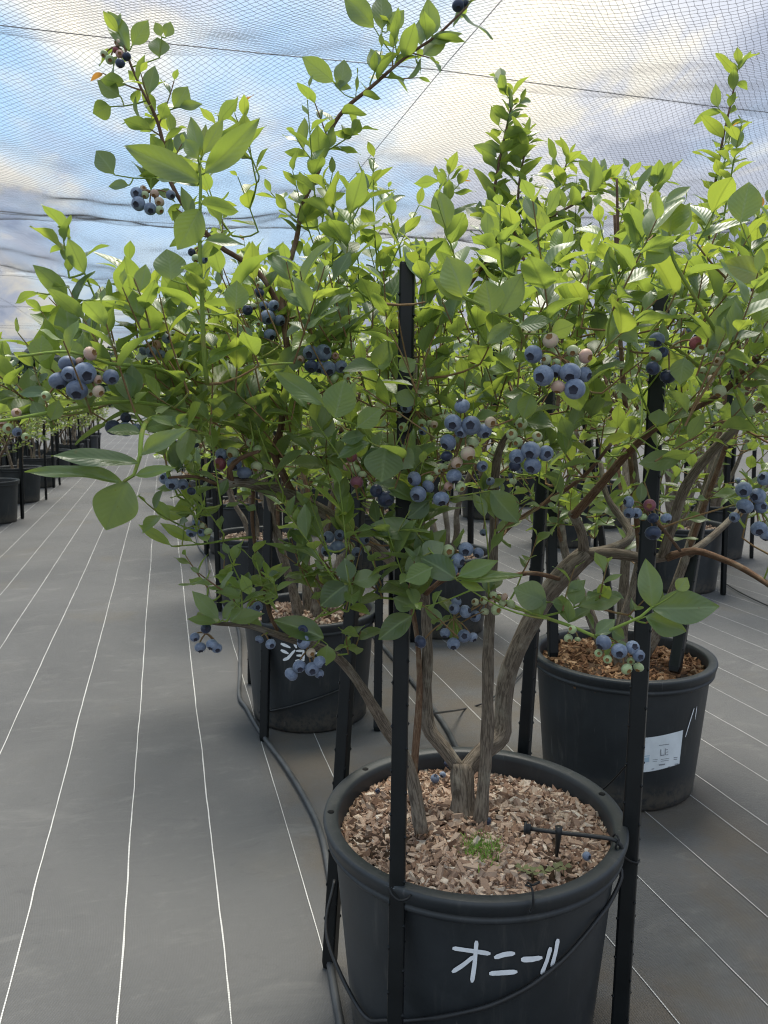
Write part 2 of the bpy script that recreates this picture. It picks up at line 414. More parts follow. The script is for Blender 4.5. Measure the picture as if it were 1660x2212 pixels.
# wooded hill beyond the field
def hill():
    acc = Acc(); r2 = np.random.default_rng(5)
    ax = np.linspace(-95, 150, 260)
    crest = 8.6 + 1.5 * np.sin(ax * .045 + 1) + .9 * np.sin(ax * .13) - np.clip((ax + 10) * .02, 0, 4)
    rows = []
    for k, fz in enumerate(np.linspace(0, 1, 14)):
        z = crest * fz + r2.normal(0, .55, len(ax)) * (fz > 0)
        rows.append(np.stack([ax + r2.normal(0, .25, len(ax)), 118 + 10 * fz + r2.normal(0, 1.2, len(ax)), np.maximum(z - .2, -.2)], 1))
    V = np.concatenate(rows); n = len(ax)
    i = np.arange(13)[:, None]; j = np.arange(n - 1)[None, :]
    acc.add(V, np.stack([i * n + j, i * n + j + 1, (i + 1) * n + j + 1, (i + 1) * n + j], -1).reshape(-1, 4))
    # ragged tree crowns over the slope
    cr = []
    for _ in range(5200):
        x = r2.uniform(-95, 150); f = r2.uniform(.05, 1.03)
        z = np.interp(x, ax, crest) * f; y = 117 + 10 * f - 1.2
        s = r2.uniform(.25, .8)
        A = np.array([x, y, z]) + r2.normal(0, .3, 3)
        cr.append(A + r2.normal(0, s, (3, 3)) * [1, .6, .9])
    cr = np.array(cr)
    acc.add(cr.reshape(-1, 3), None, np.arange(len(cr) * 3).reshape(-1, 3))
    return acc.mesh('hill', False)
M_HILL = plain('distant woodland', (.055, .085, .050), .9, .1, .5, .5)
h = link('wooded_hill', hill(), None, M_HILL); tag(h, 'low wooded hill beyond the field', None, None, 'structure')

# ------------------------------------------------------------------ overhead bird net
NET_Z = CAM_H + 1.9
WIRE_Y = [4.69 + 4.5 * k for k in range(-1, 8)]
WIRE_X = [1.64 + 4.5 * k for k in range(-3, 5)]
r3 = np.random.default_rng(21); ph = r3.uniform(0, 6.28, 12)
def net_h(X, Y):
    fy = ((Y - 4.69) / 4.5) % 1.0; fx = ((X - 1.64) / 4.5) % 1.0
    s = .20 * np.sin(math.pi * fy) ** .8 * (.45 + .55 * np.sin(math.pi * fx) ** .8) + .05 * np.sin(math.pi * fx)
    r = .022 * np.sin(3.1 * X + 1.3 * Y + ph[0]) + .016 * np.sin(5.3 * Y - 2.2 * X + ph[1]) + .010 * np.sin(9.1 * X + ph[2]) * np.sin(7.3 * Y + ph[3])
    return NET_Z - .012 - s + r
M_NET = plain('net thread', (.030, .032, .035), .7, .2)
def net_mesh():
    cell = .031; acc = Acc(); rad = .00090; q2 = math.sqrt(.5)
    def emit(pts):
        n = len(pts)
        T = np.gradient(pts, axis=0); T /= np.linalg.norm(T, axis=1, keepdims=True)
        S = np.cross(T, [0, 0, 1.]); S /= np.linalg.norm(S, axis=1, keepdims=True); U = np.cross(S, T)
        ang = [math.pi / 2, math.pi * 7 / 6, math.pi * 11 / 6]
        V = np.stack([pts + rad * (math.cos(a) * S + math.sin(a) * U) for a in ang], 1).reshape(-1, 3)
        i = np.arange(n - 1)[:, None]; j = np.arange(3)[None, :]; jn = (j + 1) % 3
        Q = np.stack([i * 3 + j, i * 3 + jn, (i + 1) * 3 + jn, (i + 1) * 3 + j], -1).reshape(-1, 4)
        acc.add(V, Q)
    for sgn in (1, -1):
        for k in range(-420, 420):
            c = k * cell
            tt = np.arange(-420, 420) * cell
            # thread: offset c across, parameter tt along
            if sgn > 0: X = (tt + c) * q2; Y = (tt - c) * q2
            else: X = (c - tt) * q2; Y = (tt + c) * q2
            Y = Y + 6.0; X = X + 1.5
            fw = X * sY + Y * cY; rr = X * cY - Y * sY
            inside = (fw > 3.0) & (fw < 11.2) & (np.abs(rr) < fw * .53 + .9)
            near = fw < 7.4
            par = (np.arange(len(tt)) % 2 == 0)
            sel = inside & (near | par)
            if sel.sum() < 3: continue
            idx = np.nonzero(sel)[0]
            x, y = X[idx], Y[idx]
            # knots wander a little, the same at both crossing threads
            a = np.rint((x + y) * q2 / cell); b = np.rint((x - y) * q2 / cell)
            h1 = np.sin(a * 12.9898 + b * 78.233) * 43758.5453; h1 = h1 - np.floor(h1)
            h2 = np.sin(a * 39.425 + b * 11.135) * 24634.63; h2 = h2 - np.floor(h2)
            low = .02 * np.sin(1.7 * x + .9 * y) ; low2 = .02 * np.sin(1.1 * x - 2.3 * y + 1)
            x = x + (h1 - .5) * .008 + low; y = y + (h2 - .5) * .008 + low2
            emit(np.stack([x, y, net_h(x, y)], 1))
    return acc.mesh('net_thread', True)
net = empty('bird_net', (0, 6, 0))
tag(net, 'fine dark bird netting stretched overhead as a roof above the bushes', 'net')
def rel(o, base): o.location = -Vector(base); return o
nm_ = link('net_thread', net_mesh(), net, M_NET); rel(nm_, (0, 6, 0)); nm_['kind'] = 'stuff'
def far_net():
    m, t = newmat('far netting')
    d = t.node('ShaderNodeBsdfDiffuse', {'Color': (.20, .21, .23, 1)})
    tr = t.node('ShaderNodeBsdfTransparent')
    tco = t.node('ShaderNodeTexCoord').outputs['Object']
    n = t.noise(tco, 1.2, 4)
    f = t.math('MULTIPLY_ADD', n, .10, .13)
    finish(t, t.node('ShaderNodeMixShader', {0: f, 1: tr.outputs[0], 2: d.outputs[0]}).outputs[0])
    acc = Acc()
    ys = np.linspace(-2, 38, 161); xs = np.linspace(-24, 30, 217)
    X, Y = np.meshgrid(xs, ys)
    Z = net_h(X, Y)
    fw = X * sY + Y * cY; rr = X * cY - Y * sY
    hole = (fw > 2.6) & (fw < 11.1) & (np.abs(rr) < fw * .53 + .8)
    keep = (fw > 2.6)
    n = len(xs); i = np.arange(len(ys) - 1)[:, None]; j = np.arange(n - 1)[None, :]
    Q = np.stack([i * n + j, i * n + j + 1, (i + 1) * n + j + 1, (i + 1) * n + j], -1)
    ok = ~(hole[:-1, :-1]) & keep[:-1, :-1]
    acc.add(np.stack([X, Y, Z], -1).reshape(-1, 3), Q[ok])
    return acc.mesh('net_sheet'), m
fm, fmat = far_net()
o = link('net_sheet', fm, net, fmat); rel(o, (0, 6, 0))
M_WIRE = plain('support wire', (.06, .062, .065), .5)
for k, Y in enumerate(WIRE_Y):
    acc = Acc(); xs = np.linspace(-24, 30, 60)
    tube(acc, np.stack([xs, np.full(60, Y), NET_Z + .004 - .03 * np.abs(np.sin(math.pi * (xs - 1.64) / 4.5))], 1), .0028, 5)
    o = link('support_wire', acc.mesh('support_wire'), None, M_WIRE)
    tag(o, 'taut wire running across the rows under the net', 'wire', 'wires across the rows')
for k, X in enumerate(WIRE_X):
    acc = Acc(); ys = np.linspace(-1, 38, 50)
    tube(acc, np.stack([np.full(50, X), ys, NET_Z + .010 - .02 * np.abs(np.sin(math.pi * (ys - 4.69) / 4.5))], 1), .0025, 5)
    o = link('support_wire', acc.mesh('support_wire'), None, M_WIRE)
    tag(o, 'taut wire running along the rows under the net', 'wire', 'wires along the rows')

# ------------------------------------------------------------------ pots
POT_H = .358
def pot_profile(R=.25, H=POT_H):
    k = R / .25
    return [(0.0, .006), (.196 * k, .006), (.200 * k, 0.0), (.204 * k, .004), (.206 * k, .02), (.2315 * k, H - .043), (.232 * k, H - .0375),
            (.2425 * k, H - .0365), (.2445 * k, H - .033), (.244 * k, H - .0285), (.2395 * k, H - .026), (.2455 * k, H - .023), (.2485 * k, H - .010), (.250 * k, H - .006), (.2485 * k, H - .001), (.245 * k, H),
            (.229 * k, H - .001), (.2255 * k, H - .004), (.2235 * k, H - .012), (.222 * k, H - .045), (.220 * k, H - .06), (0, H - .06)]
def pot_outer(h, R=.25, H=POT_H):
    k = R / .25
    if h > H - .024: return .2485 * k
    if h > H - .0375: return .245 * k
    return (.206 + (.2315 - .206) * (h - .02) / (H - .063)) * k
acc = Acc(); lathe(acc, pot_profile(), 128, 0, 3); POT_ME = acc.mesh('pot'); POT_ME.materials.append(M_POT)
acc = Acc(); lathe(acc, pot_profile(), 40, .003, 4); POT_LO = acc.mesh('pot_far'); POT_LO.materials.append(M_POT)
acc = Acc(); lathe(acc, [(0.0, .322), (.08, .323), (.16, .318), (.2245, .305)], 48); SOIL_ME = acc.mesh('soil'); SOIL_ME.materials.append(M_SOIL)
acc = Acc(); lathe(acc, [(0.0, .322), (.08, .323), (.16, .318), (.2245, .305)], 32); SOIL_RED = acc.mesh('soil_red')
SOIL_RED.materials.append(chip_material('distant mulch', [(0, (.16, .10, .06)), (1, (.28, .19, .12))]))

ROW_A = [(.475, 1.164 + 1.457 * k) for k in range(10)]; ROW_A[1] = (.443, 2.54)
ROW_B = [(1.215, 1.904 + 1.457 * k) for k in range(8)]; ROW_B[0] = (1.182, 1.85)
ROW_C = [(2.75, 3.78 + 1.40 * k) for k in range(7)]
ROW_D = [(3.50, 4.5 + 1.40 * k) for k in range(6)]
ROW_L = [(-1.47, 5.95 + 1.47 * k) for k in range(9)]
ROW_M = [(-2.22, 8.1 + 1.47 * k) for k in range(5)]
def pot(x, y, R, label, group=None, lo=False, rot=0):
    o = link('plant_pot', POT_LO if lo else POT_ME); o.location = (x, y, .003); o.scale = (R / .25, R / .25, 1); o.rotation_euler[2] = rot
    return tag(o, label, 'pot', group)

def on_pot(px, py, cx, cy, R=.25, off=.0012):
    """where the sight line through (px, py) meets the pot wall"""
    a = np.array(W(px, py, .5)); b = np.array(W(px, py, 4.0))
    for t in np.linspace(0, 1, 9000):
        p = a + (b - a) * t
        if p[2] < .0 : break
        if p[2] < POT_H:
            d = math.hypot(p[0] - cx, p[1] - cy); ro = pot_outer(p[2] - .003, R)
            if d < ro + off:
                s = (ro + off) / d
                return np.array([cx + (p[0] - cx) * s, cy + (p[1] - cy) * s, p[2]])
    return None
def stroke(name, pxs, wid, cx, cy, parent, mat, R=.25, taper=.8, off=.0012):
    """a brush stroke lying on the pot wall"""
    pts = np.array(pxs, float); seg = []
    for a, b in zip(pts[:-1], pts[1:]):
        n = max(2, int(np.hypot(*(b - a)) / 6))
        seg += [a + (b - a) * k / n for k in range(n)]
    seg.append(pts[-1]); seg = np.array(seg)
    tg = np.gradient(seg, axis=0); tg /= np.linalg.norm(tg, axis=1, keepdims=True)
    nr = np.stack([-tg[:, 1], tg[:, 0]], 1)
    n = len(seg); f = np.linspace(0, 1, n)
    ww = wid * (.5 + .05 * np.sin(f * 5 + wid)) * (1 - .15 * f)
    ww[0] *= .55; ww[-1] *= .5
    L = [on_pot(*(s - q * w_), cx, cy, R, off) for s, q, w_ in zip(seg, nr, ww)]
    Rr = [on_pot(*(s + q * w_), cx, cy, R, off) for s, q, w_ in zip(seg, nr, ww)]
    ok = [i for i in range(n) if L[i] is not None and Rr[i] is not None]
    if len(ok) < 2: return None
    V = np.array([L[i] for i in ok] + [Rr[i] for i in ok]); k = np.arange(len(ok) - 1); m = len(ok)
    inv = parent.matrix_basis.inverted() if parent is not None else Matrix()
    V = np.array([inv @ Vector(v) for v in V])
    return V, np.stack([k, k + 1, k + m + 1, k + m], 1)
def letter(strokes, wid, cx, cy, parent, R=.25, name='painted_letter', mat=None):
    acc = Acc()
    for q, s in enumerate(strokes):
        r = stroke('s', s, wid, cx, cy, parent, M_WHITE, R, off=.0018 + .0004 * q)
        if r: acc.add(r[0], r[1])
    if acc.n: return link(name, acc.mesh(name), parent, mat or M_WHITE)

bpy.context.view_layer.update()
p1 = pot(*ROW_A[0], .25, 'large black pot with white painted characters on a thick rim, standing in front')
p1.matrix_basis  # noqa
p2 = pot(*ROW_B[0], .244, 'black pot of red-brown mulch with a white printed label on its side')
p3 = pot(*ROW_A[1], .229, 'dark pot lettered in white at the end of the floor pipe, behind the front pot')
for p_ in (p1, p2, p3): p_.rotation_euler[2] = random.uniform(0, 6)
bpy.context.view_layer.update()
c1 = ROW_A[0]; c2 = ROW_B[0]; c3 = ROW_A[1]
letter([[(978, 2048), (1060, 2060)], [(1030, 2032), (1026, 2080), (1020, 2122)], [(1024, 2066), (1000, 2085), (977, 2100)]], 10, *c1, p1)
letter([[(1068, 2069), (1088, 2062), (1113, 2059)], [(1057, 2103), (1090, 2101), (1118, 2099)]], 11, *c1, p1)
letter([[(1126, 2073), (1150, 2072), (1172, 2068)]], 12, *c1, p1)
letter([[(1190, 2046), (1182, 2075), (1170, 2105)], [(1206, 2028), (1200, 2060), (1192, 2090)]], 9, *c1, p1)
letter([[(893, 1858), (901, 1868), (909, 1860)]], 12, *c1, p1, name='paint_dab')
# pot 3: partly hidden characters
letter([[(607, 1390), (628, 1399)], [(607, 1404), (624, 1412)], [(612, 1426), (622, 1422), (638, 1404)], [(636, 1388), (641, 1400)], [(644, 1386), (649, 1398)]], 6.5, *c3, p3, .229)
letter([[(640, 1406), (656, 1406), (656, 1426), (638, 1427)], [(641, 1416), (656, 1416)]], 5.5, *c3, p3, .229)
letter([[(672, 1412), (700, 1410)]], 4, *c3, p3, .229)
letter([[(742, 1398), (752, 1394), (756, 1400)], [(740, 1408), (750, 1411)], [(744, 1426), (760, 1408)]], 5.5, *c3, p3, .229)
# pot 2: label and thin marks
def label_patch():
    gx = np.linspace(0, 1, 9); gy = np.linspace(0, 1, 7); V = []
    for b in gy:
        for a in gx:
            x = (1386 - 6 * b) + (1476 - 1386 - 2 * b) * a; y = 1594 + 75 * b - (17 + 2 * b) * a ** 1.6
            V.append(on_pot(x, y, *c2, .244, .0014))
    inv = p2.matrix_basis.inverted(); V = [inv @ Vector(v) for v in V]
    i = np.arange(6)[:, None]; j = np.arange(8)[None, :]
    return mesh_from('label_sticker', V, np.stack([i * 9 + j, (i + 1) * 9 + j, (i + 1) * 9 + j + 1, i * 9 + j + 1], -1).reshape(-1, 4))
lab = link('label_sticker', label_patch(), p2, M_PAPER); lab['label'] = 'white printed paper label'
def prints(rects, mat, name):
    acc = Acc()
    for (x0, y0, x1, y1) in rects:
        V = [on_pot(x, y, *c2, .244, .0022) for x, y in ((x0, y0), (x1, y0 - (x1 - x0) * .13), (x1, y1 - (x1 - x0) * .13), (x0, y1))]
        if any(v is None for v in V): continue
        acc.add([p2.matrix_basis.inverted() @ Vector(v) for v in V], [[0, 1, 2, 3]])
    link(name, acc.mesh(name), lab, mat)['kind'] = 'stuff'
prints([(1424, 1609.5, 1446, 1611), (1427, 1619, 1429, 1633), (1427, 1631, 1436, 1633), (1437, 1617, 1438.5, 1631), (1439, 1619, 1443, 1620.5), (1440, 1624, 1444, 1625.5), (1439, 1630, 1444, 1631.3),
        (1424, 1651, 1437, 1654), (1408, 1660.5, 1449, 1662.3), (1456, 1636, 1464, 1637.5), (1456, 1640, 1463, 1641.5), (1458, 1650, 1466, 1652), (1410, 1641, 1421, 1642), (1410, 1645, 1420, 1646), (1428, 1640, 1446, 1641), (1428, 1644, 1445, 1645)], M_INK, 'printed_mark')
prints([(1391, 1633, 1404, 1635), (1393, 1637, 1403, 1647)], M_INKB, 'printed_picture')
letter([[(1500, 1530), (1490, 1562), (1481, 1592)]], 1.7, *c2, p2, .244)
letter([[(1506, 1526), (1504, 1540), (1502, 1554)]], 1.2, *c2, p2, .244)
# black discs set on the front rim, painted as the shade inside punched holes
acc = Acc(); lathe(acc, [(0, .0008), (.0055, .0008), (.006, 0)], 12); HOLE_SHADE = acc.mesh('rim_hole_shade'); HOLE_SHADE.materials.append(plain('hole shadow black', (.004, .004, .004), .9))
for hx, hy in ((766, 1655), (717, 1757), (1318, 1716)):
    v_ = (hy - 1106) / FOC; q_ = W(hx, hy, (CAM_H - POT_H) / (v_ * cT + sT))
    o = link('rim_hole_shade', HOLE_SHADE, p1); A = math.atan2(q_.y - c1[1], q_.x - c1[0]) - p1.rotation_euler[2]
    o.location = (.2375 * math.cos(A), .2375 * math.sin(A), POT_H - .0004)

far_pots = []
NUM = ['first', 'second', 'third', 'fourth', 'fifth', 'sixth', 'seventh', 'eighth', 'ninth', 'tenth', 'eleventh', 'twelfth']
def ORD(text, row, i):
    if row == 'A': return text.split(' further')[0] + ', ' + NUM[i + 2] + ' in the row that begins with the lettered front pot'
    if row == 'B': return text.split(' further')[0] + ', ' + NUM[i + 1] + ' in the row that begins with the labelled pot'
    return text
def far_label(row):
    return {'A': 'black pot further down the row that starts with the lettered front pot', 'B': 'black pot further down the row behind the labelled pot',
            'C': 'black pot in the row beyond the aisle on the far side of the labelled pot', 'D': 'black pot in the second row beyond the far aisle',
            'L': 'black pot in the row on the other side of the wide lined aisle', 'M': 'black pot standing behind the row across the wide lined aisle'}[row]
for row, lst in (('A', ROW_A[2:]), ('B', ROW_B[1:]), ('C', ROW_C), ('D', ROW_D), ('L', ROW_L), ('M', ROW_M)):
    for i, (x, y) in enumerate(lst):
        x += random.uniform(-.03, .03); y += random.uniform(-.03, .03)
        o = pot(x, y, random.uniform(.235, .25), ORD(far_label(row), row, i), None if row in 'AB' else 'pots of row ' + row.lower(), y > 5.5, random.uniform(0, 6))
        far_pots.append((row, i, x, y, o))
# white scrawl on one pot across the aisle
bpy.context.view_layer.update()
for (row, i, x, y, o) in far_pots:
    if row == 'L' and i == 1:
        o['label'] = 'black pot with a small white scrawl on its wall across the wide lined aisle'; del o['group']
        sx_, sy2, _z = P((x, y - .2, .2))
        letter([[(sx_ + 3, sy2 - 8), (sx_ + 7, sy2 + 2)], [(sx_ + 8, sy2 - 8), (sx_ + 13, sy2 - 6), (sx_ + 11, sy2 + 3)], [(sx_ + 15, sy2 - 7), (sx_ + 17, sy2 + 2)]], 2.4, x, y, o, .25)

# ------------------------------------------------------------------ mulch
def chip_mesh(seed, L=1.0):
    r2 = np.random.default_rng(seed)
    V = np.array([[x, y, z] for x in (-.5, .5) for y in (-.5, .5) for z in (-.5, .5)], float)
    V += r2.normal(0, .12, V.shape); V *= [1.15, r2.uniform(.25, .65), r2.uniform(.18, .42)]
    Q = [[0, 1, 3, 2], [4, 6, 7, 5], [0, 4, 5, 1], [2, 3, 7, 6], [0, 2, 6, 4], [1, 5, 7, 3]]
    return V, np.array(Q)
CHIPS = [chip_mesh(s) for s in range(8)]
def chip_objs(mat):
    out = []
    for k, (V, Q) in enumerate(CHIPS):
        me = mesh_from('wood_chip', V, Q, V[:, :2], False); me.materials.append(mat); out.append(me)
    return out
def rot_mat(yaw, tilt, ax):
    return (Matrix.Rotation(yaw, 3, 'Z') @ Matrix.Rotation(tilt, 3, 'X') @ Matrix.Rotation(ax, 3, 'Y'))
def mulch(cx, cy, n, n_obj, size, mat, label, seed, soil=None, sc=1.0):
    r2 = np.random.default_rng(seed)
    root = link('wood_mulch', soil or SOIL_ME); root.location = (cx, cy, .012); root.scale = (sc, sc, 1)
    tag(root, label, 'mulch')
    data = []
    for _ in range(n):
        rr = .221 * math.sqrt(r2.uniform(0, 1)); a = r2.uniform(0, 6.283)
        z = .323 - .018 * (rr / .221) ** 2 + r2.uniform(-.002, .009) + .006 * math.sin(9 * rr + 3 * a)
        s = size * math.exp(r2.normal(0, .38))
        data.append((rr * math.cos(a), rr * math.sin(a), z, min(s, .021), r2.uniform(0, 6.28), r2.normal(0, .45), r2.normal(0, .5), r2.integers(0, 8), r2.uniform()))
    data.sort(key=lambda d: -(d[3] * (1.0 if d[1] < .1 else .8)) - .4 * d[2])
    objs = chip_objs(mat) if n_obj else None
    acc = Acc()
    for k, (x, y, z, s, a, b, c, v, r) in enumerate(data):
        M = rot_mat(a, b, c) * s
        if k < n_obj:
            o = link('wood_chip', objs[v], root); o.matrix_basis = Matrix.Translation((x, y, z)) @ M.to_4x4()
        else:
            V, Q = CHIPS[v]
            acc.add(V @ np.array(M).T + [x, y, z], Q, None, None, r)
    o = link('chip_layer', acc.mesh('chip_layer', False), root, mat); o['kind'] = 'stuff'
    return root
mulch(*c1, 7800, 300, .0098, M_CHIP, 'pale wood chips heaped inside the large lettered front pot', 31)
mulch(*c2, 2000, 150, .016, M_CHIP2, 'red-brown wood chips filling the pot with the white label', 32, None, .975)
mulch(*c3, 1300, 60, .016, M_CHIP, 'brown wood chips filling the pot just behind the front pot', 33, None, .915)
for (row, i, x, y, o) in far_pots:
    if row in 'AB' and i < 2 or row == 'C' and i == 0:
        mulch(x, y, 700, 0, .019, M_CHIP, {'A0': 'wood chips in the third pot of the row that starts with the front pot', 'A1': 'wood chips in the fourth pot of the row that starts with the front pot',
              'B0': 'wood chips in the pot next behind the labelled pot', 'B1': 'wood chips in the pot two behind the labelled pot', 'C0': 'wood chips in the pot across the aisle from the labelled pot'}[row + str(i)], 40 + i, None, .93)
    else:
        s = link('wood_mulch', SOIL_RED); s.location = (x, y, .003); s.scale = (.94, .94, 1)
        tag(s, 'wood chip mulch in a distant pot', 'mulch', 'mulch in the distant pots')

# ------------------------------------------------------------------ stakes
def stake_mesh(Ln, wdt=.023, nubs=True):
    acc = Acc(); h = wdt / 2; g_ = h * .38; e = h * .72
    prof = [(h * sx_, h * sy2) for sx_, sy2 in ((-1, -.7), (-.95, -.88), (-.88, -.95), (-.7, -1), (.7, -1), (.88, -.95), (.95, -.88), (1, -.7), (1, .7), (.95, .88), (.88, .95), (.7, 1), (-.7, 1), (-.88, .95), (-.95, .88), (-1, .7))]
    n = len(prof)
    zs = np.array([0, .012, Ln - .004, Ln]); sc = [.8, 1, 1, .93]
    V = np.array([[x * s, y * s, z] for z, s in zip(zs, sc) for x, y in prof])
    i = np.arange(3)[:, None]; j = np.arange(n)[None, :]; jn = (j + 1) % n
    Q = np.stack([i * n + j, i * n + jn, (i + 1) * n + jn, (i + 1) * n + j], -1).reshape(-1, 4)
    V = np.concatenate([V, [[0, 0, 0], [0, 0, Ln]]]); k0 = 4 * n
    T = [[k0, (q + 1) % n, q] for q in range(n)] + [[k0 + 1, 3 * n + q, 3 * n + (q + 1) % n] for q in range(n)]
    acc.add(V, Q, T)
    if nubs:
        for k, z in enumerate(np.arange(.06, Ln - .03, .062)):
            for sx, sy in ((1, 1), (-1, 1), (1, -1), (-1, -1)):
                c = np.array([sx * h * .93, sy * h * .93, z + (.031 if sx * sy > 0 else 0)]); r = .0026
                V = c + r * np.array([[1, 0, 0], [-1, 0, 0], [0, 1, 0], [0, -1, 0], [0, 0, 1.5], [0, 0, -1.5]])
                acc.add(V, None, [[4, 0, 2], [4, 2, 1], [4, 1, 3], [4, 3, 0], [5, 2, 0], [5, 1, 2], [5, 3, 1], [5, 0, 3]])
    me = acc.mesh('stake', False); me.materials.append(M_STAKE); return me
def stake(bot, top, wdt, label, group=None, me=None):
    bot = Vector(bot); top = Vector(top); d = top - bot
    o = link('plant_stake', me or stake_mesh(d.length, wdt)); o.location = bot
    o.rotation_euler = d.to_track_quat('Z', 'Y').to_euler()
    tag(o, label, 'stake', group); return o
def Wg(x, y):
    v = (y - 1106) / FOC; z = CAM_H / (v * cT + sT); return W(x, y, z)
def at_floor(px_x, z_depth):   # floor point under a column of the picture at a given distance
    v = (CAM_H / z_depth - sT) / cT
    return W(px_x, 1106 + v * FOC, z_depth)
stake(at_floor(850, 1.125), W(881, 570, 1.16), .0225, 'black ribbed stake rising in front of the lettered pot rim')
stake(at_floor(1336, 1.285), W(1431, 640, 1.30), .0265, 'thick black stake tied by a wire loop to the right-hand side of the lettered pot')
stake(Wg(712, 2088), W(782, 960, 1.50), .0235, 'black stake leaning against the pipe-side wall of the lettered pot')
stake(at_floor(1108, 1.60), W(1203, 595, 1.62), .024, 'black stake behind the lettered pot, next to the labelled pot')
# pot 2
stake(W(1195, 1418, 2.10), W(1186, 675, 2.12), .026, 'black stake pushed into the red-brown mulch of the labelled pot')
stake(W(1457, 1452, 2.06), W(1520, 1080, 2.2), .030, 'black stake leaning out of the labelled pot')
stake(Wg(1267, 1345) + Vector((0, -.25, 0)), W(1262, 880, 2.62), .024, 'black stake standing behind the labelled pot')
# pot 3
stake(Wg(571, 1600), W(582, 1000, 2.48), .026, 'black stake in front of the pot at the end of the floor pipe')
stake(Wg(816, 1578), W(822, 1080, 2.62), .026, 'black stake beside the pot at the end of the floor pipe, facing the labelled pot')
stake(at_floor(543, 2.95), W(545, 1090, 2.95), .024, 'black stake behind the pot at the end of the floor pipe')
stake_lo = stake_mesh(1.32, .024, False)
for (row, i, x, y, o) in far_pots:
    for q in range(4):
        a = q * 1.571 + .6 + random.uniform(-.3, .3); rr = .262
        bx, by = x + rr * math.cos(a), y + rr * math.sin(a)
        tx, ty = bx + random.uniform(-.05, .05), by + random.uniform(-.05, .05)
        s = stake((bx, by, 0), (tx, ty, 1.3), .024, {'A': 'black stake round a pot further down the row of the front pot', 'B': 'black stake round a pot further down the row of the labelled pot',
               'C': 'black stake round a pot across the aisle from the labelled pot', 'D': 'black stake round a pot in the second row past the aisle', 'L': 'black stake round a pot across the wide lined aisle', 'M': 'black stake behind the pots across the wide lined aisle'}[row] if row not in 'AB' else ('black stake at the ' + NUM[i + (2 if row == 'A' else 1)] + ' pot of the row that begins with the ' + ('lettered front pot' if row == 'A' else 'labelled pot')),
               'stakes of row ' + row.lower() + (' ' + str(i) if row in 'AB' else ''), stake_lo)

# ------------------------------------------------------------------ pipes, tubes, ties
def tube_obj(name, pts, rad, mat, label=None, cat=None, parent=None, sides=8, step=.015, group=None):
    acc = Acc(); tube(acc, spline(pts, step), rad, sides)
    o = link(name, acc.mesh(name), parent, mat)
    if label: tag(o, label, cat, group)
    return o
def gp(x, y, z=.011):
    v = (y - 1106) / FOC; zz = (CAM_H - z) / (v * cT + sT); return W(x, y, zz)
tube_obj('irrigation_pipe', [(.30, .2, .0105), (.235, .75, .0105), gp(718, 2110), gp(722, 1990), gp(709, 1870), gp(683, 1770), gp(622, 1662), gp(562, 1580), gp(534, 1530), (.222, 2.72, .0105), (.25, 3.0, .0105), gp(516, 1360), gp(487, 1300), (.20, 4.2, .0105), gp(446, 1205), (.21, 6, .0105), (.25, 9, .0105)],
         .0072, M_PIPE, 'grey irrigation pipe curving along the floor past the pots', 'pipe')
tube_obj('irrigation_pipe', [(.80, 2.05, .010), (.84, 2.4, .010), (.86, 3.2, .010), (.85, 4.6, .010), (.86, 7, .010)], .0075, M_PIPE, 'irrigation pipe on the floor between the front pot and the labelled pot', 'pipe')
def pot_wrap(cx, cy, R, pts, off=.006):
    out = []
    for x, y in pts:
        p = on_pot(x, y, cx, cy, R, off)
        if p is not None: out.append(p)
    return out
pts = pot_wrap(*c1, .25, [(1290, 1988), (1264, 2021), (1223, 2067), (1174, 2109), (1128, 2140), (1061, 2171), (993, 2189), (920, 2202), (840, 2205), (780, 2185), (742, 2145), (728, 2105)]) + [(c1[0] - .2385, c1[1] + .06, .135), (c1[0] - .21, c1[1] + .13, .19)]
tube_obj('drip_tube', [W(1338, 1868, 1.26), W(1343, 1895, 1.245), W(1318, 1950, 1.225)] + [tuple(p) for p in pts], .0034, M_TUBE, 'thin black drip tube wrapped round the wall of the lettered pot', 'tube', step=.008)
pts = pot_wrap(*c3, .229, [(806, 1450), (760, 1478), (710, 1500), (650, 1520), (600, 1533), (560, 1538), (541, 1533)])
tube_obj('drip_tube', [tuple(p) for p in pts], .0032, M_TUBE, 'thin black drip tube round the pot at the end of the floor pipe', 'tube')
tube_obj('drip_tube', [W(905, 1545, 2.0), gp(1000, 1532), gp(1045, 1518), gp(1100, 1482), gp(1140, 1440)], .003, M_TUBE, 'thin black drip tube lying on the floor between the stakes', 'tube')
tube_obj('drip_tube', [gp(1560, 1255), gp(1600, 1280), gp(1680, 1318), gp(1760, 1352)], .004, M_TUBE, 'thin black drip tube lying across the aisle past the labelled pot', 'tube')
# dripper on the front mulch
dr = tube_obj('dripper', [W(1146, 1790, 1.235), W(1205, 1798, 1.23), W(1270, 1805, 1.225), W(1330, 1815, 1.22), W(1345, 1838, 1.22), W(1340, 1862, 1.24)], .0036, M_TUBE,
              'black drip emitter on a spike lying over the wood chips of the front pot', 'dripper', step=.008)
acc = Acc(); a_ = np.array(W(1133, 1789, 1.238)); b_ = np.array(W(1147, 1791, 1.235))
tube(acc, [a_, a_ + (b_ - a_) * .3, a_ + (b_ - a_) * .31, b_], [.0095, .0105, .0075, .0075], 14); link('emitter_head', acc.mesh('emitter_head'), dr, M_TUBE)
acc = Acc(); tube(acc, [W(1208, 1786, 1.228), W(1207, 1800, 1.229), W(1203, 1850, 1.232)], [.006, .005, .0025], 8); link('emitter_spike', acc.mesh('emitter_spike'), dr, M_TUBE)
def tie(pts, label): return tube_obj('wire_tie', pts, .0017, M_TIE, label, 'wire tie', sides=5, step=.004)
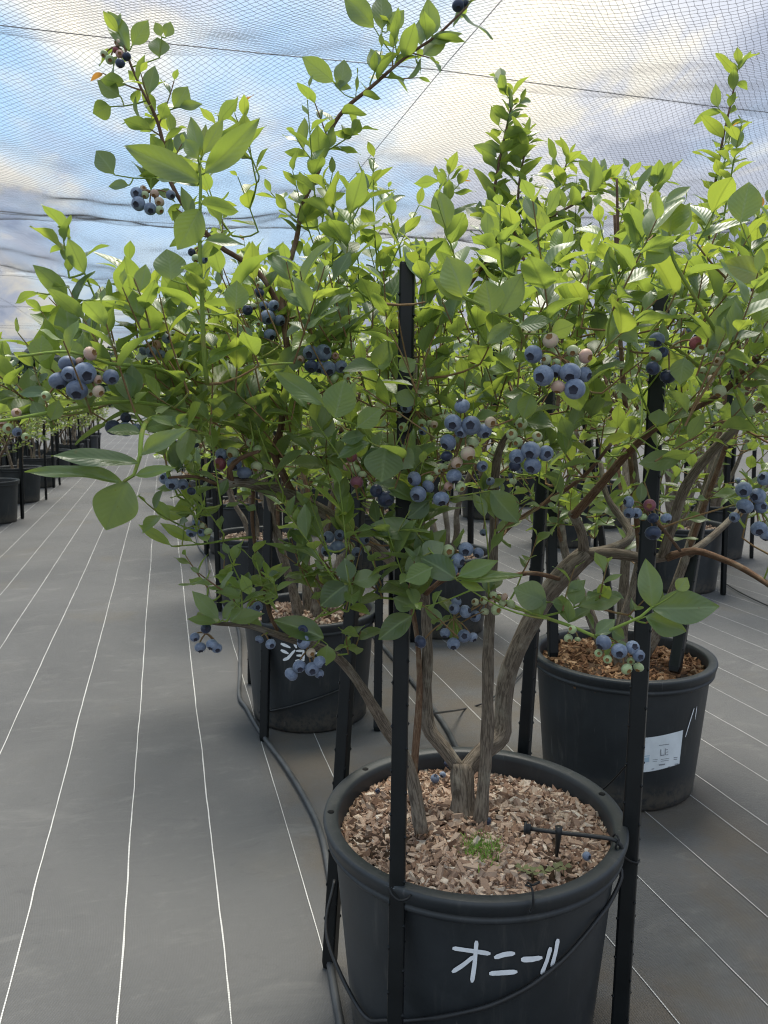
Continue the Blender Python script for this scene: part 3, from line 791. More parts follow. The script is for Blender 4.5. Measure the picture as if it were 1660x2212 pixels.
def loop(c, r, n=10, tilt=0, axis=(1, 0, 0)):
    M = Matrix.Rotation(tilt, 3, Vector(axis)); return [Vector(c) + M @ Vector((r * math.cos(2 * math.pi * k / n), r * math.sin(2 * math.pi * k / n), 0)) for k in range(n + 1)]
tie([W(1166, 1905, 1.10), W(1150, 1912, 1.095), W(1140, 1906, 1.10), W(1136, 1912, 1.095), W(1148, 1916, 1.092), W(1152, 1935, 1.083), W(1152, 1960, 1.083), W(1146, 1972, 1.083), W(1143, 1964, 1.085)], 'black wire tie knotted over the rim of the lettered pot, above its white characters')
tie([W(1322, 1812, 1.23), W(1330, 1802, 1.22), W(1338, 1815, 1.215), W(1330, 1830, 1.215), W(1340, 1842, 1.225), W(1358, 1858, 1.262), W(1376, 1864, 1.272), W(1382, 1858, 1.29)], 'black wire loop tying the dripper to the thick stake')
tie([W(1296, 1702, 1.42), W(1302, 1706, 1.41), W(1330, 1680, 1.38), W(1352, 1655, 1.33)], 'straight black wire from the rim of the lettered pot to the thick stake')
tie([W(842, 1918, 1.105), W(846, 1932, 1.10), W(862, 1945, 1.098), W(880, 1942, 1.10), W(890, 1930, 1.115)], 'black wire round the stake in front of the lettered pot')

# ------------------------------------------------------------------ leaves
LROWS_H = np.array([0, .07, .19, .34, .5, .66, .82, .93, 1.0]); LW_H = np.array([.03, .05, .30, .455, .5, .44, .25, .095, .004])
LROWS_L = np.array([0, .22, .5, .8, 1.0]); LW_L = np.array([.03, .36, .5, .31, .01])
LROWS_O = np.array([0, .03, .08, .14, .21, .29, .37, .45, .53, .61, .69, .77, .85, .92, .97, 1.0])
LW_O = .5 * np.sin(np.pi * LROWS_O ** .92) ** .82 * (1 - .30 * LROWS_O ** 5); LW_O = np.maximum(LW_O / LW_O.max() * .5, .012); LW_O[-1] = .002
def leaf_variant(seed, hi=True):
    r2 = np.random.default_rng(seed)
    rows, hw = (LROWS_O, LW_O) if hi == 2 else (LROWS_H, LW_H) if hi else (LROWS_L, LW_L)
    cols = np.array([-1, -.7, -.35, 0, .35, .7, 1]) if hi == 2 else np.array([-1, -.55, 0, .55, 1]) if hi else np.array([-1, 0, 1.])
    fold = r2.uniform(.10, .42); curl = r2.uniform(-.10, .30); wave = r2.uniform(0, .05); tw = r2.uniform(-.25, .25); ph_ = r2.uniform(0, 6)
    lop = r2.uniform(-.06, .06)
    if seed >= 8: fold, curl, tw, lop, wave = (.16, .06, .05, .0, .015) if seed == 8 else (.26, .14, -.06, .03, .03)
    V, U = [], []
    for t_, h_ in zip(rows, hw):
        for c in cols:
            x = c * h_ + lop * math.sin(math.pi * t_); a = abs(c)
            z = fold * a * h_ * (1 - .4 * t_) - curl * t_ * t_ + wave * math.sin(9 * t_ + ph_ + (2 if c > 0 else 0)) * a - .06 * a * a * h_
            z += tw * x * t_
            V.append((x, t_ * (1 - .1 * abs(curl)), z)); U.append((.5 + .5 * c * (h_ / .5 if h_ < .2 else 1) , t_))
    n = len(cols); i = np.arange(len(rows) - 1)[:, None]; j = np.arange(n - 1)[None, :]
    Q = np.stack([i * n + j, i * n + j + 1, (i + 1) * n + j + 1, (i + 1) * n + j], -1).reshape(-1, 4)
    return np.array(V), Q, np.array(U)
LEAF_HI = [leaf_variant(s) for s in range(10)]; LEAF_LO = [leaf_variant(s, False) for s in range(10)]
LEAF_ME = {}; LEAF_OB = [leaf_variant(s, 2) for s in range(10)]
for kind, mat in (('m', M_LEAF), ('y', M_YOUNG), ('r', M_RED)):
    for k, (V, Q, U) in enumerate(LEAF_OB):
        me = mesh_from('leaf', V, Q, U); me.materials.append(mat); LEAF_ME[(kind, k)] = me

def nrm(v): v = np.asarray(v, float); return v / (np.linalg.norm(v) + 1e-9)
class Plant:
    def __init__(s, seed):
        s.r = np.random.default_rng(seed); s.leaves = []; s.skel = []; s.branches = []; s.twig = Acc(); s.green = Acc(); s.clusters = []
    def addskel(s, pts): s.skel.append(np.asarray(pts)[:, :3])
    def branch(s, pts, name='branch', mat=None, rough=.10, sides=10, step=.012, skel=True):
        sp = spline(pts, step); acc = Acc()
        tube(acc, sp[:, :3], sp[:, 3], sides, rough, True, 0, int(s.r.integers(1e6)))
        s.branches.append((name, acc, mat or M_BARK)); 
        if skel: s.addskel(sp[::2])
        return sp
    def leaf(s, pos, d, nvec, L, wr, kind='m', var=None):
        d = nrm(d); n = np.asarray(nvec, float); n = nrm(n - d * n.dot(d)); side = np.cross(d, n)
        s.leaves.append((np.asarray(pos, float), side * L * wr, d * L, n * L, kind, int(s.r.integers(0, 8)) if var is None else var))
    def shoot(s, base, d, L, n=None, ll=.05, young=0.3, stem=True, wr=(.42, .55), rad=.0013, t0=.12, up=.6):
        r = s.r; base = np.asarray(base, float); d = nrm(d)
        bend = nrm(r.normal(0, 1, 3) + np.array([0, 0, .9])) * r.uniform(.1, .45)
        m = 7; ts = np.linspace(0, 1, m)
        pts = base + np.outer(ts * L, d) + np.outer((ts ** 2) * L * .5, bend)
        if stem:
            tube(s.green if young > .25 else s.twig, pts, np.linspace(rad, rad * .55, m), 5, 0, False, r.uniform())
        s.addskel(pts[1:4])
        n = n or max(4, int(L / .016))
        a = r.uniform(0, 6.28); tdir = np.gradient(pts, axis=0)
        for k in range(n):
            f = t0 + (1 - t0) * k / max(1, n - 1)
            p = np.array([np.interp(f, ts, pts[:, q]) for q in range(3)])
            sd = nrm(np.array([np.interp(f, ts, tdir[:, q]) for q in range(3)]))
            a += 2.4 + r.normal(0, .25)
            e1 = nrm(np.cross(sd, [0.3, 0.2, 1.])); e2 = np.cross(sd, e1)
            rad_ = math.cos(a) * e1 + math.sin(a) * e2
            al = r.uniform(.75, 1.25) * (1 - .35 * f)
            ld = sd * math.cos(al) + rad_ * math.sin(al)
            size = ll * (.72 + .38 * math.sin(math.pi * min(1, f * .85 + .12))) * math.exp(r.normal(0, .14))
            if f > .85: size *= r.uniform(.55, .85)
            nv = sd * .8 + np.array([0, 0, up]) + r.normal(0, .25, 3)
            kd = 'y' if r.uniform() < young * (.35 + 1.1 * f) else 'm'
            if kd == 'y' and f > .9 and p[2] > 1.45 and r.uniform() < .10: kd = 'r'
            s.leaf(p, ld, nv, size, r.uniform(*wr), kd)
        return pts
    def connect(s, target, rad=.0016, maxd=.35, mat='twig', arrive=None):
        """a curved twig from the nearest wood to the target; returns its end direction"""
        A = np.concatenate(s.skel) if not hasattr(s, '_c') or s._n != len(s.skel) else s._c
        s._c = A; s._n = len(s.skel)
        t_ = np.asarray(target, float); dv = A - t_
        cost = np.linalg.norm(dv, axis=1) + .6 * np.maximum(0, dv[:, 2])
        i = int(np.argmin(cost)); p = A[i]; L = np.linalg.norm(t_ - p)
        if L > maxd or L < .004: return p, nrm(t_ - p + [0, 0, .001])
        out = nrm(t_ - p); mid = (p + t_) / 2 + s.r.normal(0, .06, 3) * L + np.array([0, 0, -.10 * L])
        q = np.linspace(0, 1, max(4, int(L / .02)))[:, None]
        pts = (1 - q) ** 2 * p + 2 * q * (1 - q) * mid + q * q * t_
        tube(s.twig if mat == 'twig' and L > .05 and s.r.uniform() < .7 else s.green, pts, np.linspace(rad * (.8 + L * 1.5), rad * .65, len(pts)), 5, .08, False, s.r.uniform(), int(s.r.integers(1e6)))
        s.addskel(pts[1:])
        return p, nrm(pts[-1] - pts[-2])
    def leafy(s, sp, spacing=.02, ll=.045, young=.3, side=.25, t0=0.05):
        """dress a cane with leaves and short side shoots"""
        r = s.r; L = np.concatenate([[0], np.cumsum(np.linalg.norm(np.diff(sp[:, :3], axis=0), axis=1))]); a = r.uniform(0, 6)
        x = L[-1] * t0
        while x < L[-1]:
            p = np.array([np.interp(x, L, sp[:, q]) for q in range(3)]); p2_ = np.array([np.interp(min(x + .02, L[-1]), L, sp[:, q]) for q in range(3)])
            sd = nrm(p2_ - p + [0, 0, 1e-5]); a += 2.4 + r.normal(0, .3)
            e1 = nrm(np.cross(sd, [.3, .2, 1])); e2 = np.cross(sd, e1); ra = math.cos(a) * e1 + math.sin(a) * e2
            if r.uniform() < side:
                s.shoot(p, sd * .6 + ra * .9 + [0, 0, .2], r.uniform(.025, .065), None, ll * .85, young, True)
            else:
                al = r.uniform(.7, 1.3); ld = sd * math.cos(al) + ra * math.sin(al)
                s.leaf(p, ld, sd + [0, 0, .5] + r.normal(0, .3, 3), ll * math.exp(r.normal(0, .22)), r.uniform(.42, .55), 'y' if r.uniform() < young else 'm')
            x += spacing * r.uniform(.6, 1.4)
        e = sp[-1, :3]; s.shoot(e - nrm(sp[-1, :3] - sp[-4, :3]) * .006, sp[-1, :3] - sp[-4, :3], .028, 5, ll * .85, .7)

def leaf_mesh_of(leaves, hi, kinds, name):
    """one mesh out of many leaves"""
    VV, QQ, UU, RR, MI = [], [], [], [], []; n = 0
    src = LEAF_HI if hi else LEAF_LO
    for k, (p, sx, sy_, sn, kind, var) in enumerate(leaves):
        V, Q, U = src[var]
        VV.append(p + V[:, :1] * sx + V[:, 1:2] * sy_ + V[:, 2:3] * sn); QQ.append(Q + n); UU.append(U); n += len(V)
        RR.append(np.full(len(V), random.random())); MI.append(np.full(len(Q), 'myr'.index(kind)))
    me = mesh_from(name, np.concatenate(VV), np.concatenate(QQ), np.concatenate(UU), True, np.concatenate(RR))
    for m in (M_LEAF, M_YOUNG, M_RED): me.materials.append(m)
    me.polygons.foreach_set('material_index', np.concatenate(MI).astype(np.int32))
    return me
def leaf_obj(lf, root, base):
    p, sx, sy_, sn, kind, var = lf
    o = link('leaf', LEAF_ME[(kind, var)], root)
    q = p - np.asarray(base)
    o.matrix_basis = Matrix(((sx[0], sy_[0], sn[0], q[0]), (sx[1], sy_[1], sn[1], q[1]), (sx[2], sy_[2], sn[2], q[2]), (0, 0, 0, 1)))
    return o
def shown(p):
    x, y, z = P(p)
    return -60 < x < 1720 and -60 < y < 2270 and z > 0

# berries
def berry_mesh(kind, lobes=5):
    acc = Acc(); seg = 20
    prof = [(0.02, -.93), (.30, -.89), (.62, -.70), (.86, -.42), (.985, -.08), (.97, .26), (.84, .55), (.66, .74), (.46, .86), (.40, .885)]
    pr = np.array(prof); a = np.linspace(0, 2 * math.pi, seg, endpoint=False)
    def ring(r, z, lob=0, lz=0):
        k = 1 + lob * np.cos(lobes * a); return np.stack([r * k * np.cos(a), r * k * np.sin(a), z + lz * np.cos(lobes * a)], 1)
    rings = [ring(r, z) for r, z in prof]
    nb = len(rings)
    rings += [ring(.42, .955, .12, .05), ring(.375, .955, .10, .04), ring(.26, .87, .03), ring(.18, .83), ring(.08, .82)]
    V = np.concatenate(rings); n = len(rings)
    i = np.arange(n - 1)[:, None]; j = np.arange(seg)[None, :]; jn = (j + 1) % seg
    Q = np.stack([i * seg + j, i * seg + jn, (i + 1) * seg + jn, (i + 1) * seg + j], -1).reshape(-1, 4)
    V = np.concatenate([V, [[0, 0, .825], [0, 0, -.93]]]); k0 = n * seg
    T = [[k0, (n - 1) * seg + q, (n - 1) * seg + (q + 1) % seg] for q in range(seg)] + [[k0 + 1, (q + 1) % seg, q] for q in range(seg)]
    me = mesh_from('berry', V, [Q, T])
    me.materials.append(BERRY_MATS[kind]); me.materials.append(M_CALYX_DARK if kind in 'bd' else M_CALYX_BROWN)
    mi = np.zeros(len(me.polygons), dtype=np.int32); mi[(nb - 1) * seg:(n - 1) * seg] = 1; mi[(n - 1) * seg:(n - 1) * seg + seg] = 1
    me.polygons.foreach_set('material_index', mi); return me
BERRY_ME = {k: berry_mesh(k) for k in BERRY_MATS}
def orient(zdir, roll=0):
    return Vector(zdir).to_track_quat('Z', 'Y').to_matrix() @ Matrix.Rotation(roll, 3, 'Z')
def cluster_obj(root, base, berries, node, stalk_mat=None):
    """berries: [(pos, radius, kind, zdir)]"""
    base = np.asarray(base); acc = Acc()
    for pos, r, k, zd in berries:
        e = pos - np.asarray(zd) * r * .8
        mid = (node + e) / 2 + np.array([0, 0, .25 * np.linalg.norm(node - e)])
        q = np.linspace(0, 1, 6)[:, None]
        tube(acc, ((1 - q) ** 2 * node + 2 * q * (1 - q) * mid + q * q * e) - base, .0011, 5, 0, False)
    cl = link('berry_cluster', acc.mesh('berry_cluster'), root, stalk_mat or M_TWIG)
    for pos, r, k, zd in berries:
        o = link('berry', BERRY_ME[k], cl)
        M = orient(zd, random.uniform(0, 6)) * r; M = M @ Matrix.Diagonal((1, 1, random.uniform(.78, .93)))
        o.matrix_basis = Matrix.Translation(Vector(pos - base)) @ M.to_4x4()
    return cl

def realise(pl, base, label, n_obj, hi=True, group=None):
    root = empty('blueberry_bush', base); tag(root, label, 'bush', group)
    b = np.asarray(base)
    for nme, acc, mat in pl.branches:
        acc.V = [v - b for v in acc.V]; link(nme, acc.mesh(nme), root, mat)
    for nme, acc, mat in (('twigs', pl.twig, M_TWIG), ('green_shoots', pl.green, M_SHOOT)):
        if acc.n:
            acc.V = [v - b for v in acc.V]; o = link(nme, acc.mesh(nme), root, mat); o['kind'] = 'stuff'
    def rank(l):
        x, y, z = P(l[0] + l[2] * .5)
        if not shown(l[0]): return 0
        return np.linalg.norm(l[2]) * np.linalg.norm(l[1]) / z ** 2
    ls = sorted(pl.leaves, key=rank, reverse=True)
    for l in ls[:n_obj]: leaf_obj(l, root, base)
    rest = [(p - b, sx, s2, sn, k, v) for p, sx, s2, sn, k, v in ls[n_obj:]]
    if rest:
        o = link('foliage', leaf_mesh_of(rest, hi, None, 'foliage'), root); o['kind'] = 'stuff'
    for berries, node in pl.clusters: cluster_obj(root, base, berries, node)
    return root

# ================================================================== the front bush
B1 = Plant(1)
def br(pts, r0, r1, **kw):
    n = len(pts); out = []
    f_ = .64 if r0 > .013 else (.78 if r0 > .005 else .85)
    r0, r1 = (r0 * f_, r1 * f_) if not kw.pop('exact', False) else (r0, r1)
    for k, p in enumerate(pts):
        out.append((*W(*p), r0 + (r1 - r0) * k / (n - 1)))
    return B1.branch(out, **kw)
def deep(p):  # start a trunk inside the mulch
    return p
br([(1003, 1785, 1.352), (1001, 1750, 1.355), (1000, 1700, 1.36), (998, 1650, 1.37)], .036, .025, name='trunk', rough=.13, sides=16, step=.008)
br([(998, 1668, 1.37), (955, 1612, 1.38), (926, 1568, 1.39), (919, 1490, 1.39), (924, 1400, 1.39), (915, 1250, 1.38), (907, 1100, 1.36), (902, 950, 1.35), (897, 800, 1.36), (893, 720, 1.38), (915, 670, 1.41), (950, 615, 1.45), (990, 550, 1.48)], .0215, .0045, rough=.12, sides=12)
br([(1000, 1672, 1.37), (1033, 1632, 1.39), (1078, 1592, 1.415), (1086, 1540, 1.425), (1095, 1470, 1.43), (1122, 1390, 1.43), (1165, 1312, 1.43), (1215, 1242, 1.42), (1268, 1192, 1.41)], .0145, .0175, exact=True, rough=.13, sides=14)
br([(1262, 1200, 1.41), (1256, 1150, 1.39), (1236, 1106, 1.37)], .0155, .0115, rough=.1)
arc = br([(1238, 1116, 1.372), (1300, 1045, 1.33), (1360, 975, 1.28), (1420, 922, 1.22), (1485, 890, 1.17), (1560, 848, 1.1), (1640, 770, 1.02)], .0092, .0040, mat=M_CANE, rough=.06)
br([(1268, 1195, 1.41), (1330, 1182, 1.43), (1364, 1158, 1.45), (1350, 1128, 1.48), (1312, 1072, 1.5), (1298, 1000, 1.53)], .0115, .006, rough=.12)
br([(1262, 1196, 1.41), (1330, 1196, 1.4), (1400, 1207, 1.39), (1448, 1200, 1.38)], .0155, .013, rough=.14)
br([(1432, 1204, 1.385), (1452, 1140, 1.36), (1482, 1050, 1.33), (1542, 972, 1.3), (1612, 903, 1.26), (1690, 840, 1.2)], .0150, .0105, rough=.12)
br([(1440, 1205, 1.38), (1500, 1190, 1.36), (1560, 1208, 1.33), (1612, 1232, 1.3), (1690, 1282, 1.24)], .0098, .0055, mat=M_CANE, rough=.1)
br([(1490, 1196, 1.37), (1540, 1158, 1.39), (1600, 1100, 1.42), (1690, 1015, 1.46)], .0088, .006, rough=.1)
br([(1388, 1100, 1.1), (1430, 1140, 1.18), (1470, 1190, 1.35)], .0022, .0034, mat=M_CANE, rough=.05, sides=6)
br([(1036, 1782, 1.325), (1042, 1720, 1.33), (1049, 1640, 1.335), (1053, 1550, 1.335), (1055, 1400, 1.32), (1062, 1250, 1.3), (1068, 1120, 1.28), (1070, 1030, 1.26), (1080, 970, 1.22), (1105, 930, 1.18), (1150, 880, 1.1), (1180, 850, 1.04)], .0205, .004, name='trunk', rough=.12, sides=14)
br([(910, 1800, 1.292), (904, 1755, 1.30), (892, 1690, 1.305), (876, 1635, 1.30), (840, 1580, 1.28), (790, 1500, 1.24), (742, 1432, 1.2), (690, 1398, 1.16), (620, 1378, 1.12), (540, 1352, 1.1), (470, 1347, 1.08), (425, 1340, 1.06)], .0225, .002, name='trunk', rough=.12, sides=14)
br([(893, 1680, 1.31), (902, 1580, 1.34), (907, 1480, 1.37), (902, 1380, 1.39), (885, 1280, 1.39)], .0085, .005, mat=M_CANE, rough=.08)
D_ = br([(914, 1300, 1.385), (862, 1226, 1.35), (778, 1156, 1.27), (700, 1106, 1.2), (650, 1078, 1.16), (575, 1054, 1.1), (520, 1040, 1.07), (472, 1050, 1.04)], .0125, .0080, rough=.13, sides=12)
br([(500, 1045, 1.055), (496, 1015, 1.05), (520, 990, 1.04), (560, 975, 1.03)], .0062, .003, mat=M_CANE, rough=.08)
D3 = br([(640, 1082, 1.155), (615, 1030, 1.15), (592, 978, 1.15), (606, 930, 1.14), (613, 860, 1.14), (620, 745, 1.13)], .0075, .0055, mat=M_CANE, rough=.08)
br([(476, 1050, 1.04), (425, 1030, 1.0), (365, 1032, .96)], .0032, .0018, mat=M_CANE, rough=.05, sides=6)
br([(600, 985, 1.15), (680, 988, 1.12), (755, 990, 1.09)], .0036, .0022, mat=M_CANE, rough=.05, sides=6)
br([(598, 978, 1.145), (525, 925, 1.08), (450, 903, 1.02), (385, 900, .97), (325, 905, .92), (306, 940, .875), (303, 985, .86), (290, 1026, .85), (268, 1040, .845)], .0058, .002, mat=M_SHOOT, rough=.06, sides=8)
br([(672, 1090, 1.2), (650, 1000, 1.25), (620, 930, 1.27), (560, 850, 1.25), (470, 790, 1.2)], .0055, .003, mat=M_CANE, rough=.06)
E_ = br([(620, 752, 1.13), (611, 660, 1.15), (616, 600, 1.17), (640, 520, 1.18), (655, 440, 1.2), (690, 365, 1.2), (714, 285, 1.2), (745, 236, 1.2), (800, 190, 1.2), (850, 146, 1.2), (895, 110, 1.2), (945, 76, 1.2), (1010, 14, 1.2)], .0058, .0022, mat=M_CANE, rough=.06)
F_ = br([(622, 700, 1.15), (570, 602, 1.15), (520, 560, 1.14), (470, 528, 1.12), (405, 455, 1.1), (364, 380, 1.1), (353, 310, 1.1), (336, 250, 1.1), (310, 200, 1.1), (285, 145, 1.1), (268, 98, 1.1)], .0048, .0017, mat=M_CANE, rough=.06)
G_ = br([(448, 830, .93), (441, 760, .90), (437, 650, .88), (433, 560, .87), (432, 470, .87), (434, 400, .87), (430, 340, .87)], .0034, .0016, mat=M_SHOOT, rough=.04, sides=8)
br([(470, 905, 1.03), (370, 880, .96), (260, 868, .91), (140, 885, .87), (30, 905, .84), (-40, 915, .82)], .0034, .0016, mat=M_SHOOT, rough=.05, sides=7)
br([(440, 860, 1.05), (360, 805, .97), (290, 790, .91), (235, 785, .88), (150, 760, .86), (40, 770, .85)], .0034, .0016, mat=M_SHOOT, rough=.05, sides=7)
br([(548, 1062, 1.1), (545, 1120, 1.12), (552, 1180, 1.13), (568, 1260, 1.14), (583, 1325, 1.14), (600, 1362, 1.13)], .0030, .0036, mat=M_CANE, rough=.06, sides=7)
br([(553, 1160, 1.13), (500, 1165, 1.11), (440, 1175, 1.09), (370, 1180, 1.07)], .0022, .0012, mat=M_SHOOT, rough=.05, sides=6)
br([(1062, 1280, 1.3), (1130, 1318, 1.16), (1190, 1338, 1.07), (1240, 1355, 1.03), (1292, 1378, 1.0)], .0030, .0024, mat=M_SHOOT, rough=.05, sides=7)
br([(1286, 1376, 1.003), (1340, 1352, .98), (1385, 1332, .97), (1408, 1312, .965)], .0026, .0018, mat=M_SHOOT, rough=.05, sides=7)
br([(1170, 1332, 1.1), (1215, 1322, 1.08), (1250, 1308, 1.07)], .0020, .0014, mat=M_SHOOT, rough=.05, sides=6)
br([(918, 1285, 1.38), (960, 1252, 1.34), (1020, 1240, 1.32), (1090, 1246, 1.33), (1150, 1238, 1.36), (1215, 1252, 1.41)], .006, .0045, mat=M_CANE, rough=.08, sides=8)
br([(1070, 1170, 1.29), (1110, 1130, 1.27), (1180, 1085, 1.25), (1260, 1030, 1.2), (1320, 960, 1.12)], .005, .003, mat=M_CANE, rough=.07, sides=8)
br([(1560, 850, 1.1), (1520, 800, 1.05), (1440, 740, .98), (1380, 735, .95)], .0035, .0018, mat=M_SHOOT, rough=.05, sides=7)
br([(1120, 700, .95), (1060, 670, .92), (1020, 650, .9), (1000, 640, .89)], .0024, .0016, mat=M_SHOOT, rough=.05, sides=7)
br([(1180, 850, 1.04), (1150, 780, 1.0), (1120, 705, .95)], .0034, .0025, mat=M_SHOOT, rough=.05, sides=7)
br([(1600, 820, 1.05), (1560, 740, .98), (1500, 640, .92), (1455, 560, .9), (1447, 500, .89)], .0034, .0018, mat=M_SHOOT, rough=.05, sides=7)
br([(760, 1000, 1.15), (800, 960, 1.08), (770, 920, 1.0), (728, 905, .97)], .003, .0018, mat=M_SHOOT, rough=.05, sides=7)
br([(905, 1010, 1.36), (880, 1000, 1.2), (850, 975, 1.06), (835, 965, 1.0)], .0034, .0018, mat=M_SHOOT, rough=.05, sides=7)

